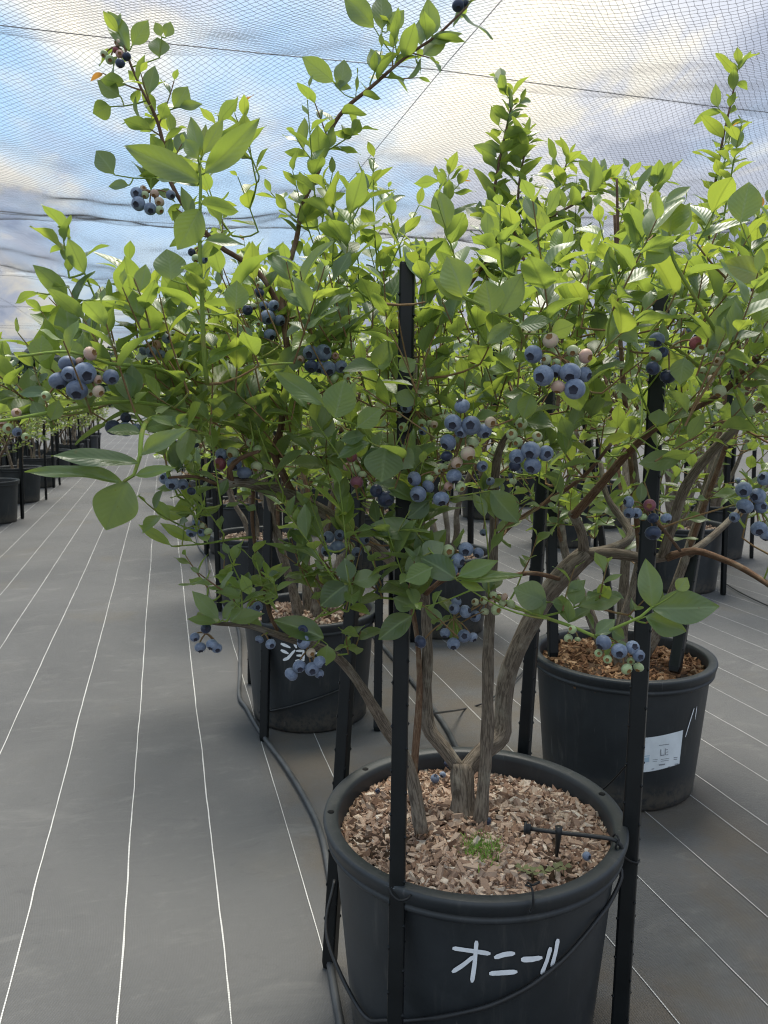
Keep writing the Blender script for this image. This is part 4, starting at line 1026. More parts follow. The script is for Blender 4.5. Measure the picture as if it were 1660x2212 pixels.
def hero(b, t_, wpx, z, kind='m', tilt=0.0, dz=0.0, face=1, var=None):
    """a single leaf from base to tip as seen, z metres off, blade turned towards the viewer by face / tilted"""
    p = np.array(W(*b, z)); q = np.array(W(*t_, z + dz)); d = q - p; L = np.linalg.norm(d)
    view = nrm(np.array([0, 0, CAM_H]) - p); n = view * face + np.array([0, 0, tilt])
    B1.leaf(p, d, n, L, wpx * z / FOC / L, kind, 8 + int(B1.r.integers(0, 2)) if var is None else var)
    B1.connect(p, .0013, .16, 'green')
for a in [
    ((433, 392), (265, 310), 62, .87, 'm', .3, -.02, 1), ((428, 400), (330, 372), 40, .88, 'm', .6, .02, 1), ((443, 374), (563, 254), 56, .87, 'm', .0, -.02, 1), ((431, 345), (411, 243), 34, .87, 'y', 0, 0, 1),
    ((438, 338), (484, 252), 32, .87, 'y', 0, 0, 1), ((428, 345), (398, 296), 34, .86, 'y', 0, 0, 1), ((434, 345), (446, 262), 22, .88, 'y', 0, 0, 1), ((436, 440), (520, 452), 52, .86, 'm', 1.2, -.02, -1),
    ((432, 452), (384, 540), 66, .86, 'm', 0, 0, 1), ((370, 605), (360, 534), 70, .88, 'm', 0, 0, 1), ((508, 674), (512, 602), 54, .9, 'y', 0, 0, 1), ((434, 520), (530, 520), 30, .87, 'm', 1, 0, 1), ((432, 560), (492, 500), 32, .88, 'm', 0, 0, -1),
    ((303, 985), (400, 918), 40, .85, 'm', .6, -.03, 1), ((288, 1028), (378, 1008), 28, .845, 'y', .4, -.02, 1), ((298, 1000), (112, 978), 48, .85, 'm', .9, -.04, 1), ((264, 1041), (50, 1003), 42, .845, 'm', .8, -.03, 1),
    ((274, 1040), (228, 1152), 96, .846, 'm', -.2, .01, 1), ((308, 935), (232, 925), 40, .88, 'm', 1.0, -.02, 1), ((312, 925), (395, 905), 44, .9, 'm', .7, -.02, 1),
    ((724, 903), (745, 818), 74, .97, 'y', 0, 0, 1), ((700, 875), (590, 798), 46, .97, 'y', .5, 0, 1), ((733, 890), (768, 826), 40, .98, 'y', 0, .01, -1), ((770, 925), (826, 880), 46, .98, 'y', .1, 0, 1),
    ((833, 966), (824, 1042), 86, 1.0, 'm', .1, 0, 1), ((800, 955), (725, 985), 40, 1.0, 'm', .8, 0, 1), ((790, 940), (735, 950), 36, 1.0, 'm', .7, 0, 1), ((850, 970), (895, 1010), 56, 1.02, 'm', .2, 0, 1),
    ((985, 1248), (1078, 1206), 40, 1.0, 'y', .4, 0, 1), ((985, 1252), (1132, 1238), 34, 1.0, 'y', .8, 0, 1), ((935, 1225), (874, 1255), 50, 1.0, 'y', .2, 0, 1), ((985, 1250), (905, 1200), 60, 1.02, 'm', .2, .02, 1), ((990, 1255), (1050, 1275), 26, 1.0, 'y', .6, 0, 1),
    ((1408, 1314), (1562, 1306), 74, .965, 'm', .2, -.01, 1), ((1395, 1332), (1490, 1365), 54, .97, 'm', .1, 0, 1), ((1410, 1312), (1395, 1206), 52, .965, 'm', .1, 0, 1), ((1462, 1278), (1486, 1246), 32, .96, 'y', 0, 0, 1),
    ((1285, 1372), (1330, 1335), 34, .99, 'm', .3, 0, 1), ((1320, 1358), (1352, 1380), 30, .985, 'm', .2, 0, 1), ((1250, 1308), (1350, 1284), 44, 1.06, 'm', .3, 0, 1), ((1240, 1310), (1250, 1250), 40, 1.06, 'm', 0, 0, 1),
    ((1170, 1330), (1145, 1275), 46, 1.1, 'm', .2, 0, 1), ((1180, 1300), (1110, 1270), 66, 1.1, 'm', .2, 0, 1), ((1190, 1300), (1240, 1310), 36, 1.08, 'm', .3, 0, 1),
    ((1447, 502), (1450, 422), 74, .89, 'y', 0, 0, 1), ((1450, 520), (1395, 570), 50, .9, 'm', .1, 0, 1), ((1448, 510), (1490, 440), 50, .9, 'm', 0, 0, -1), ((1001, 642), (964, 548), 72, .89, 'y', 0, 0, 1),
    ((1062, 676), (1050, 604), 68, .91, 'y', 0, 0, 1), ((1080, 680), (1128, 590), 60, .92, 'm', .1, 0, -1), ((1015, 650), (935, 600), 40, .9, 'm', .3, 0, 1), ((1120, 705), (1195, 690), 50, .94, 'm', .9, -.02, 1), ((1110, 700), (1050, 740), 40, .94, 'm', .4, 0, 1),
    ((1580, 760), (1545, 700), 30, .95, 'm', .1, 0, 1), ((1560, 740), (1590, 640), 70, .96, 'm', .2, 0, -1), ((1650, 600), (1560, 565), 60, .95, 'y', .3, 0, 1), ((1640, 700), (1660, 620), 66, .93, 'y', 0, 0, 1), ((1600, 480), (1620, 390), 70, .95, 'y', 0, 0, 1),
    ((750, 1262), (690, 1310), 60, 1.05, 'm', .2, 0, 1), ((760, 1258), (825, 1240), 44, 1.05, 'm', .5, 0, 1), ((752, 1258), (745, 1205), 44, 1.04, 'm', .1, 0, 1), ((708, 1392), (705, 1440), 42, 1.1, 'm', .1, 0, 1), ((700, 1378), (590, 1335), 54, 1.08, 'm', .3, 0, 1),
    ((470, 1345), (405, 1335), 26, 1.06, 'm', 1.0, -.02, 1), ((475, 1340), (415, 1275), 36, 1.06, 'm', .3, 0, 1), ((480, 1340), (520, 1290), 30, 1.07, 'm', .3, 0, 1), ((490, 1342), (570, 1320), 38, 1.07, 'm', .8, 0, 1),
    ((570, 1260), (610, 1215), 24, 1.13, 'y', .3, 0, 1), ((572, 1262), (536, 1245), 26, 1.13, 'y', .4, 0, 1), ((576, 1290), (600, 1262), 22, 1.13, 'm', .3, 0, 1),
    ((400, 1118), (330, 1098), 34, 1.08, 'y', .2, 0, 1), ((400, 1120), (392, 1075), 34, 1.08, 'y', 0, 0, 1), ((372, 1180), (298, 1130), 24, 1.07, 'y', .6, 0, 1), ((420, 1172), (345, 1128), 24, 1.08, 'y', .3, 0, 1), ((450, 1172), (430, 1130), 28, 1.08, 'y', .1, 0, 1),
    ((1235, 800), (1255, 895), 62, .98, 'm', .1, .03, 1), ((1110, 905), (1125, 850), 36, 1.0, 'm', .1, 0, -1), ((1150, 850), (1130, 905), 44, .98, 'y', 0, 0, 1), ((1190, 720), (1240, 700), 44, .95, 'm', .3, 0, -1),
    ((1420, 920), (1425, 882), 44, 1.1, 'm', .2, 0, 1), ((1470, 990), (1380, 1000), 50, 1.1, 'm', .5, 0, 1), ((1480, 770), (1470, 830), 50, .95, 'm', 0, 0, 1), ((1380, 740), (1330, 700), 40, .95, 'm', .6, 0, 1),
    ((808, 58), (738, -14), 50, 1.2, 'm', 0, 0, 1), ((826, 68), (822, -22), 46, 1.2, 'm', 0, 0, 1), ((835, 70), (875, 20), 36, 1.2, 'm', 0, 0, 1), ((910, 100), (905, 38), 36, 1.2, 'm', 0, 0, 1), ((920, 92), (1000, 70), 26, 1.2, 'm', .3, 0, 1), ((935, 82), (925, 0), 46, 1.2, 'm', 0, 0, -1), ((815, 160), (800, 100), 32, 1.2, 'm', 0, 0, 1),
    ((735, 195), (745, 122), 40, 1.2, 'm', 0, 0, 1), ((725, 180), (650, 120), 44, 1.2, 'm', 0, 0, 1), ((720, 180), (760, 190), 22, 1.2, 'm', .4, 0, 1), ((280, 110), (228, 14), 42, 1.1, 'm', 0, 0, 1), ((285, 100), (322, 42), 38, 1.1, 'm', 0, 0, 1), ((345, 125), (340, 76), 46, 1.1, 'm', 0, 0, 1), ((350, 80), (335, 46), 22, 1.1, 'y', 0, 0, 1), ((358, 82), (370, 44), 26, 1.1, 'y', 0, 0, 1),
    ((242, 230), (200, 245), 42, 1.1, 'm', 0, 0, 1), ((262, 210), (208, 172), 40, 1.1, 'm', 0, 0, 1), ((375, 235), (408, 184), 42, 1.1, 'm', 0, 0, 1), ((385, 232), (438, 222), 22, 1.1, 'm', .4, 0, 1), ((248, 378), (204, 320), 48, 1.08, 'm', 0, 0, 1), ((280, 400), (232, 400), 26, 1.08, 'm', .5, 0, 1),
    ((905, 1158), (800, 1128), 58, 1.06, 'm', .5, 0, 1), ((900, 1152), (936, 1216), 44, 1.06, 'm', .2, 0, 1), ((880, 1180), (845, 1122), 50, 1.07, 'm', .3, .02, 1), ((908, 1205), (960, 1170), 48, 1.05, 'm', .3, 0, 1), ((930, 1080), (880, 1120), 44, 1.06, 'm', .2, 0, 1),
    ((905, 870), (850, 850), 44, 1.06, 'm', .5, 0, 1), ((868, 960), (905, 1015), 60, 1.07, 'm', .2, 0, 1), ((860, 800), (900, 775), 40, 1.06, 'y', .4, 0, 1), ((895, 1315), (850, 1290), 46, 1.07, 'm', .3, 0, 1), ((890, 1330), (815, 1382), 54, 1.08, 'm', .2, 0, 1),
    ((1060, 1060), (1125, 1130), 56, 1.06, 'm', .3, 0, 1), ((1040, 1060), (1075, 1105), 44, 1.07, 'm', .2, 0, 1), ((640, 830), (560, 770), 44, 1.05, 'm', .5, 0, -1), ((600, 800), (660, 745), 50, 1.06, 'm', .2, 0, 1), ((500, 880), (505, 815), 50, 1.02, 'm', .1, 0, 1), ((290, 860), (285, 785), 44, .9, 'm', 0, 0, 1), ((85, 785), (92, 722), 50, .87, 'y', 0, 0, 1), ((170, 790), (145, 730), 52, .87, 'm', .2, 0, -1), ((110, 850), (35, 845), 32, .86, 'm', .5, 0, 1), ((110, 910), (128, 862), 34, .86, 'y', 0, 0, 1), ((92, 905), (70, 865), 32, .86, 'm', 0, 0, 1),
]: hero(*a)
N_HERO = len(B1.leaves)

for cane, sp_, ll, yg, t0 in ((E_, .0155, .046, .08, .28), (F_, .0155, .040, .08, .32), (G_[:int(len(G_) * .55)], .05, .04, .4, .2)): B1.leafy(cane, sp_, ll, yg, .22, t0)
B1.leafy(arc, .05, .04, .3, .3, .35)

# fruit of the front bush: seen position, radius and ripeness of every berry
C = [
 (.85, [(145,784,20,'b'),(127,822,22,'b'),(151,808,18,'b'),(184,806,25,'b'),(167,842,24,'b'),(240,814,18,'b'),(195,764,16,'p'),(172,780,9,'p'),(212,820,11,'p'),(213,845,14,'p'),(192,850,10,'g'),(100,855,11,'g')]),
 (.92, [(1153,765,21,'b'),(1175,811,24,'b'),(1232,805,24,'b'),(1242,840,24,'b'),(1262,809,18,'b'),(1202,801,16,'b'),(1206,835,17,'p'),(1190,736,18,'p'),(1181,777,12,'g'),(1238,758,14,'g'),(1265,769,17,'p'),(1202,783,10,'g')]),
 (1.02, [(1147,973,22,'b'),(1117,986,18,'b'),(1151,1006,20,'b'),(1179,979,18,'b'),(1113,1006,14,'d'),(1127,915,14,'g'),(1119,955,12,'g'),(1106,939,13,'g'),(1161,943,12,'g')]),
 (1.02, [(999,878,18,'b'),(979,913,20,'b'),(1018,919,22,'b'),(969,955,19,'b'),(1046,931,18,'b'),(997,931,16,'b'),(1060,913,14,'p'),(1011,979,17,'p'),(1022,955,14,'g'),(987,999,14,'p'),(965,985,14,'d')]),
 (1.04, [(981,1028,18,'b'),(896,1034,17,'b'),(904,1067,19,'b'),(953,1077,19,'b'),(926,1050,15,'b'),(928,1034,10,'g'),(969,1050,11,'p'),(995,1052,12,'g'),(1042,1007,13,'b'),(945,1018,9,'g'),(958,1010,10,'g')]),
 (1.06, [(672,762,18,'b'),(699,762,19,'b'),(710,796,18,'b'),(673,791,16,'d'),(691,793,15,'b'),(737,792,15,'b'),(723,817,11,'g'),(750,816,9,'g'),(650,777,10,'p'),(725,769,8,'p')]),
 (1.06, [(479,981,14,'b'),(476,1002,15,'r'),(503,979,15,'g'),(507,1002,17,'b'),(528,1021,17,'b'),(555,1007,13,'g'),(556,970,10,'g'),(541,957,9,'g')]),
 (1.05, [(760,986,13,'r'),(768,1014,13,'g'),(771,1041,15,'r'),(750,1008,9,'p'),(783,1025,10,'g'),(813,1060,15,'d'),(834,1077,20,'d')]),
 (1.12, [(711,1160,14,'b'),(730,1182,17,'b'),(707,1190,14,'b'),(734,1155,12,'b'),(697,1162,8,'g'),(788,1165,12,'b'),(771,1192,12,'b'),(758,1205,10,'g'),(794,1186,9,'g')]),
 (1.06, [(968,1190,15,'g'),(1007,1186,17,'b'),(1034,1194,13,'b'),(989,1211,17,'b'),(977,1231,15,'b'),(1009,1239,17,'b'),(958,1212,9,'g')]),
 (1.12, [(1027,1301,9,'g'),(1046,1297,10,'g'),(1066,1285,9,'g'),(1086,1303,10,'g'),(1072,1317,13,'g'),(1104,1305,11,'g'),(1048,1321,10,'g'),(1090,1289,9,'p'),(1062,1302,9,'p'),(1009,1323,12,'b'),(1027,1331,13,'b')]),
 (1.10, [(986,1299,12,'b'),(1005,1321,15,'b'),(982,1315,13,'b'),(962,1367,12,'b'),(1003,1374,15,'b'),(980,1390,15,'b'),(1021,1376,12,'b'),(909,1386,15,'d')]),
 (1.08, [(657,1386,17,'b'),(672,1410,11,'p'),(647,1439,15,'b'),(630,1456,16,'b'),(674,1445,16,'b'),(690,1430,15,'b'),(690,1455,11,'b'),(655,1362,14,'d')]),
 (1.06, [(445,1357,12,'d'),(421,1376,11,'b'),(433,1398,13,'b'),(459,1392,14,'b'),(469,1400,12,'b')]),
 (1.08, [(561,1381,10,'b'),(585,1391,12,'b')]),
 (.98, [(1305,1387,18,'b'),(1338,1406,18,'b'),(1367,1399,16,'b'),(1380,1416,14,'b'),(1354,1445,13,'g'),(1380,1441,12,'g'),(1313,1424,10,'g'),(1293,1411,9,'g'),(1363,1428,9,'g')]),
 (1.02, [(1237,1360,10,'g'),(1228,1378,10,'g'),(1248,1381,7,'g')]),
 (1.08, [(1359,1084,14,'b'),(1360,1108,13,'b'),(1375,1108,13,'b'),(1404,1091,14,'r'),(1390,1117,10,'g'),(1439,1119,13,'b'),(1411,1119,13,'d'),(1411,1151,18,'d')]),
 (1.12, [(1607,1057,18,'b'),(1638,1071,18,'b'),(1610,1093,19,'b'),(1644,1095,15,'b'),(1652,1034,16,'b'),(1587,1117,12,'b'),(1640,1142,18,'b'),(1656,1156,15,'b')]),
 (.97, [(1419,734,18,'b'),(1417,767,15,'g'),(1419,797,11,'g'),(1411,795,16,'d'),(1443,813,18,'d'),(1433,761,12,'d'),(1502,740,15,'r'),(1514,756,13,'g')]),
 (1.0, [(1550,781,10,'p'),(1544,801,13,'g'),(1518,799,9,'g'),(1555,844,15,'g'),(1536,819,10,'p'),(1560,765,7,'p')]),
 (1.08, [(296,418,14,'b'),(300,440,16,'b'),(325,451,14,'b'),(369,421,11,'b'),(314,421,9,'g'),(335,418,10,'p'),(345,436,11,'p'),(345,454,10,'g'),(310,408,8,'p')]),
 (1.09, [(226,117,9,'g'),(238,129,10,'g'),(255,92,8,'p'),(259,117,9,'p'),(260,136,11,'d'),(274,122,10,'d'),(250,108,7,'r')]),
 (1.12, [(578,685,17,'b'),(591,660,13,'b'),(571,660,11,'b'),(604,692,13,'b'),(560,632,12,'d'),(562,616,9,'g'),(583,723,14,'b'),(548,662,8,'g'),(535,670,12,'d'),(560,700,8,'g')]),
 (1.11, [(439,538,10,'b'),(424,558,10,'g'),(440,560,10,'b'),(415,545,9,'d')]),
 (1.0, [(327,760,12,'b'),(339,745,11,'p'),(310,758,10,'b'),(349,765,10,'b'),(360,732,11,'b')]),
 (.94, [(272,927,17,'b'),(245,923,18,'d'),(294,925,12,'b'),(272,902,12,'d')]),
 (1.0, [(357,1034,13,'b'),(373,1044,16,'b'),(395,1046,13,'b'),(414,1061,10,'d')]),
 (1.07, [(414,1150,12,'b'),(436,1151,10,'b'),(438,1136,9,'g'),(450,1148,10,'g'),(424,1128,9,'b')]),
 (.86, [(18,925,12,'g'),(37,933,11,'b'),(55,943,9,'g'),(36,892,11,'p'),(4,915,11,'p')]),
 (1.12, [(867,860,12,'g'),(878,880,13,'b'),(872,923,11,'g'),(863,896,8,'g'),(912,913,10,'g'),(928,915,9,'g'),(938,917,9,'p'),(914,931,10,'b')]),
 (1.1, [(557,1311,12,'b'),(544,1317,12,'b')]),
 (1.2, [(990,12,14,'d'),(1005,8,9,'d')]),
 (1.2, [(1045,1150,9,'b'),(1060,1040,10,'b'),(1050,1065,9,'d')]),
]
for z, bl in C:
    cx = np.mean([b[0] for b in bl]); cy = np.mean([b[1] for b in bl])
    low_ = z > .9
    node = np.array(W(cx, cy - 16, z + .016)); out = []
    for (x, y, rp, k) in bl:
        off = (1 - rp / 25) * .02 + B1.r.uniform(-.004, .006)
        zz = z + off - .006; p = np.array(W(x, y, zz)); r = rp * zz / FOC * .97
        cam_d = nrm(np.array([0, 0, CAM_H]) - p)
        zd = nrm((p - node) * 14 + cam_d * .55 + B1.r.normal(0, .33, 3) + [0, 0, -.25])
        out.append((p, r, k, zd))
    pr_, dr_ = B1.connect(node, .0016, .4)
    B1.clusters.append((out, node))
    # bracts of leaves behind the fruit
    for _ in range(3):
        dd = B1.r.normal(0, 1, 3) + np.array([0, .6, .2]); B1.leaf(node + np.array([0, .012, .004]), dd, [0, -.3, 1], B1.r.uniform(.03, .045), .5)

# leafy fill shoots: centre, distance, spreads, number, leaf length
axis = np.array([c1[0], c1[1], .7])
TOPX = [0, 150, 250, 330, 500, 800, 900, 1000, 1300, 1660]; TOPY = [730, 690, 610, 600, 585, 555, 490, 440, 430, 430]
def fill(x, y, z, sx, sy_, sz, n, ll=.053, young=.3, L=(.05, .13), conn=.4, cap_=True):
    for _ in range(n):
        Lr = B1.r.uniform(*L)
        for _try in range(8):
            g_ = np.clip(B1.r.normal(0, 1, 3), -1.6, 1.6)
            zz = max(.8, z + g_[2] * sz); qx, qy = x + g_[0] * sx, y + g_[1] * sy_
            if cap_ is False or qy - .85 * Lr * FOC / zz > np.interp(qx, TOPX, TOPY): break
        else: continue
        b = np.array(W(qx, qy, zz))
        _, d0 = B1.connect(b, .0020, conn)
        out = nrm((b - axis) * [1, 1, .4]); d = out * .55 + np.array([0, 0, .75]) + d0 * .35 + B1.r.normal(0, .3, 3)
        B1.shoot(b, d, Lr, None, ll * B1.r.uniform(.8, 1.15), young * (1.6 if b[2] > 1.15 else .7))
for a in [(450, 830, 1.12, 130, 55, .10, 14), (700, 850, 1.22, 150, 60, .12, 16), (620, 760, 1.15, 150, 60, .12, 18), (800, 760, 1.30, 140, 80, .15, 18), (1000, 800, 1.28, 140, 80, .14, 20),
          (1150, 760, 1.2, 150, 80, .14, 18), (1330, 800, 1.15, 160, 80, .12, 20), (1500, 760, 1.12, 140, 100, .12, 20), (1600, 900, 1.15, 90, 90, .1, 14), (1000, 960, 1.25, 160, 45, .1, 12), (1250, 960, 1.2, 130, 50, .1, 10),
          (330, 860, 1.0, 130, 40, .07, 10), (400, 960, 1.05, 100, 30, .06, 6), (560, 960, 1.15, 100, 40, .08, 7), (200, 800, .92, 130, 35, .05, 7), (90, 790, .9, 70, 30, .04, 4), (120, 880, .9, 90, 25, .04, 4),
          (760, 960, 1.2, 110, 60, .1, 8), (1480, 640, 1.15, 120, 70, .15, 14), (1280, 660, 1.25, 150, 70, .2, 16), (1060, 660, 1.3, 120, 70, .15, 10), (850, 660, 1.35, 120, 60, .15, 10),
          (700, 640, 1.2, 90, 60, .12, 7), (560, 640, 1.15, 100, 50, .1, 7), (420, 700, 1.05, 90, 50, .08, 7), (320, 690, 1.0, 70, 45, .06, 6), (260, 720, .95, 60, 30, .05, 4)]: fill(*a)
for a in [(860, 1165, 1.2, 70, 30, .04, 5, .042, .1), (760, 1270, 1.1, 45, 30, .03, 4, .04, .1), (500, 1285, 1.06, 35, 25, .03, 4, .032, .3, (.03, .06)), (450, 1110, 1.08, 50, 28, .03, 5, .028, .9, (.03, .07)),
          (780, 1400, 1.17, 22, 20, .02, 2, .03, .1, (.03, .05)), (1100, 1190, 1.2, 60, 60, .04, 3, .04, .1), (700, 1330, 1.1, 50, 25, .03, 3, .036, .1), (950, 1330, 1.15, 60, 30, .04, 3, .036, .1), (1230, 1330, 1.08, 40, 30, .03, 2, .035, .2, (.03, .06)),
          (1300, 1310, 1.1, 60, 25, .03, 3, .035, .2, (.03, .06)), (930, 1120, 1.2, 90, 30, .05, 4, .042, .1), (570, 1090, 1.12, 60, 25, .04, 3, .03, .4, (.03, .06)), (1620, 1190, 1.2, 50, 40, .05, 4, .045, .2),
          (540, 540, 1.15, 45, 50, .05, 3, .042, .3), (600, 400, 1.18, 40, 40, .05, 1, .04, .3), (690, 500, 1.2, 45, 50, .06, 3, .042, .25), (780, 580, 1.25, 60, 50, .06, 4, .045, .3), (840, 570, 1.3, 40, 40, .06, 3, .042, .4)]: fill(*a, **({'cap_': False} if a[1] < 600 else {}))
for a in [(620, 940, 1.35, 130, 40, .1, 9), (820, 1000, 1.4, 120, 40, .1, 8), (1260, 1000, 1.45, 140, 50, .1, 9), (1480, 980, 1.4, 120, 60, .1, 9), (480, 900, 1.15, 100, 40, .08, 6), (870, 1060, 1.08, 60, 60, .02, 5), (880, 900, 1.06, 45, 50, .02, 4), (640, 900, 1.1, 110, 50, .05, 8), (900, 1230, 1.08, 50, 30, .02, 4), (880, 1170, 1.1, 110, 45, .04, 8, .048, .5), (740, 1300, 1.1, 60, 30, .03, 4, .045, .5), (540, 1310, 1.07, 50, 25, .02, 4, .04, .5, (.03, .06)), (640, 1010, 1.1, 120, 40, .04, 8, .045, .4), (1200, 1040, 1.15, 120, 40, .04, 6, .045, .4), (430, 1120, 1.07, 60, 30, .03, 4, .034, .9), (810, 1230, 1.08, 60, 40, .03, 5, .045, .6), (520, 1290, 1.06, 50, 25, .02, 3, .038, .8, (.03, .06))]: fill(*a)
# upright shoots standing out against the sky
for (x, y, z, tx, ty, L, ll) in [(205, 640, .93, 170, 560, .09, .045), (225, 660, .94, 150, 640, .07, .042), (150, 600, .93, 140, 530, .05, .04), (480, 320, 1.12, 470, 260, .05, .04), (560, 380, 1.15, 520, 280, .09, .038), (740, 540, 1.1, 715, 420, .10, .05), (745, 600, 1.08, 760, 450, .11, .055),
                                 (760, 480, 1.15, 800, 400, .06, .045), (850, 500, 1.3, 840, 430, .07, .034), (700, 330, 1.2, 770, 290, .06, .04), (690, 360, 1.2, 620, 300, .06, .036), (640, 470, 1.2, 590, 430, .05, .036), (800, 180, 1.2, 830, 110, .05, .034), (860, 130, 1.2, 850, 60, .05, .036)]:
    b = np.array(W(x, y, z)); B1.connect(b, .0018, .35, 'green'); B1.shoot(b, np.array(W(tx, ty, z)) - b, L, max(5, int(L / .013)), ll, .35)
# the fruit hangs clear of the leaves: drop those that would grow in front of it
def hides_fruit(l):
    for f in (.15, .5, .85):
        x, y, zz = P(l[0] + l[2] * f)
        if 858 < x < 904 and 575 < y < 770 and zz < 1.16: return True
        if 600 < x < 664 and 1382 < y < 1432: return True
        for z, bl in C:
            if zz < z + .012:
                for bx, by, rp, k in bl:
                    if (x - bx) ** 2 + (y - by) ** 2 < (rp + 9) ** 2: return True
    return False
B1.leaves = B1.leaves[:N_HERO] + [l for l in B1.leaves[N_HERO:] if not hides_fruit(l)]
realise(B1, (c1[0], c1[1], .32), 'large blueberry bush laden with blue and green berries in the lettered front pot', 300)

# ================================================================== bushes of the rows behind
def make_bush(seed, cx=0, cy=0, shoots=170, tall=6, hgt=1.0, n_cl=14, leafy_lo=False, spread=1.0):
    pl = Plant(seed); r = pl.r
    for k in range(5):
        a = k * 1.26 + r.uniform(-.4, .4); ca, sa = math.cos(a), math.sin(a)
        r1 = r.uniform(.08, .17); r2 = r.uniform(.2, .36) * spread; z1 = r.uniform(.55, .68); z2 = r.uniform(.85, 1.0)
        b0 = (cx + .035 * ca, cy + .035 * sa, .31, .019); b1 = (cx + r1 * ca * .6, cy + r1 * sa * .6, .45, .015)
        b2 = (cx + r1 * ca + r.normal(0, .02), cy + r1 * sa + r.normal(0, .02), z1, .012); b3 = (cx + r2 * ca, cy + r2 * sa, z2, .008)
        pl.branch([b0, b1, b2, b3], name='stem', rough=.1, sides=9, step=.02)
        for q in range(3):
            a2 = a + r.uniform(-.9, .9); e = r2 + r.uniform(.02, .22) * spread; st = b2 if q == 0 else b3
            pl.branch([(st[0], st[1], st[2], .007), (cx + (r2 + e) / 2 * math.cos((a + a2) / 2), cy + (r2 + e) / 2 * math.sin((a + a2) / 2), z2 + .1 * hgt, .005),
                       (cx + e * math.cos(a2), cy + e * math.sin(a2), z2 + r.uniform(.22, .5) * hgt, .003)], name='branch', mat=M_CANE, rough=.08, sides=6, step=.025)
    for _ in range(shoots):
        v = r.normal(0, 1, 3); v /= np.linalg.norm(v); v *= r.uniform(.35, 1) ** .5
        b = np.array([cx, cy, .90 + .16 * hgt]) + v * np.array([.53 * spread, .53 * spread, .42 * hgt])
        _, d0 = pl.connect(b, .0022, .5)
        out = nrm((b - [cx, cy, .8]) * [1, 1, .5])
        pl.shoot(b, out * .55 + np.array([0, 0, .8]) + d0 * .3 + r.normal(0, .3, 3), r.uniform(.06, .15), None, r.uniform(.042, .058), .62 if b[2] > 1.15 else .22)
    for _ in range(tall):
        a = r.uniform(0, 6.28); rr = r.uniform(.05, .38); b = np.array([cx + rr * math.cos(a), cy + rr * math.sin(a), 1.3 * hgt + .05])
        pl.connect(b, .0025, .5); pl.shoot(b, np.array([.25 * math.cos(a), .25 * math.sin(a), 1]) + r.normal(0, .1, 3), r.uniform(.16, .30), None, .046, .7, rad=.0022)
    for _ in range(n_cl):
        a = r.uniform(0, 6.28); rr = r.uniform(.3, .55) * spread; z = r.uniform(.78, 1.25)
        node = np.array([cx + rr * math.cos(a), cy + rr * math.sin(a), z]); pl.connect(node, .0018, .5); bl = []
        for _k in range(int(r.integers(3, 8))):
            rb = r.uniform(.0065, .0105); p = node + nrm(r.normal(0, 1, 3) + [0, 0, -.8]) * r.uniform(.014, .026)
            bl.append((p, rb, str(r.choice(['b', 'b', 'b', 'd', 'g', 'g', 'p'])), nrm((p - node) + r.normal(0, .01, 3))))
        pl.clusters.append((bl, node))
    return pl
B2 = make_bush(12, *c2, 280, 6, 1.05, 16)
def cane2(pl, pts, r0, r1, ll, young, sp=.022, side=.3):
    n = len(pts); cane = pl.branch([(*W(*p), r0 + (r1 - r0) * k / (n - 1)) for k, p in enumerate(pts)], mat=M_CANE, rough=.05, sides=7, skel=True)
    pl.leafy(cane, sp, ll, young, side)
cane2(B2, [(1110, 700, 1.95), (1055, 600, 1.9), (1060, 480, 1.85), (1075, 370, 1.85), (1095, 275, 1.85), (1108, 215, 1.85)], .005, .002, .064, .35, .0125, .45)
cane2(B2, [(1010, 620, 1.9), (1080, 535, 1.85), (1150, 490, 1.82), (1245, 438, 1.8), (1300, 395, 1.8)], .005, .002, .062, .35, .013, .45)
cane2(B2, [(1530, 520, 2.0), (1545, 400, 2.0), (1562, 300, 2.0), (1580, 220, 2.0), (1594, 150, 2.0)], .004, .002, .066, .6, .024, .12)
cane2(B2, [(1430, 560, 2.0), (1425, 480, 2.0), (1420, 400, 2.0)], .004, .002, .06, .5, .02, .3)
cane2(B2, [(980, 560, 1.9), (970, 470, 1.9), (968, 390, 1.9)], .004, .002, .06, .4, .018, .35)
cane2(B2, [(1210, 560, 1.9), (1200, 450, 1.9), (1225, 350, 1.9)], .004, .002, .062, .4, .015, .35)
cane2(B2, [(1130, 560, 1.85), (1120, 420, 1.85), (1140, 300, 1.85)], .004, .002, .062, .4, .015, .35)
realise(B2, (*c2, .32), 'blueberry bush with fresh upright shoots growing in the labelled pot', 300)
B3 = make_bush(13, *c3, 300, 1, .85, 14)
realise(B3, (*c3, .32), 'blueberry bush in the lettered pot at the end of the floor pipe', 300)

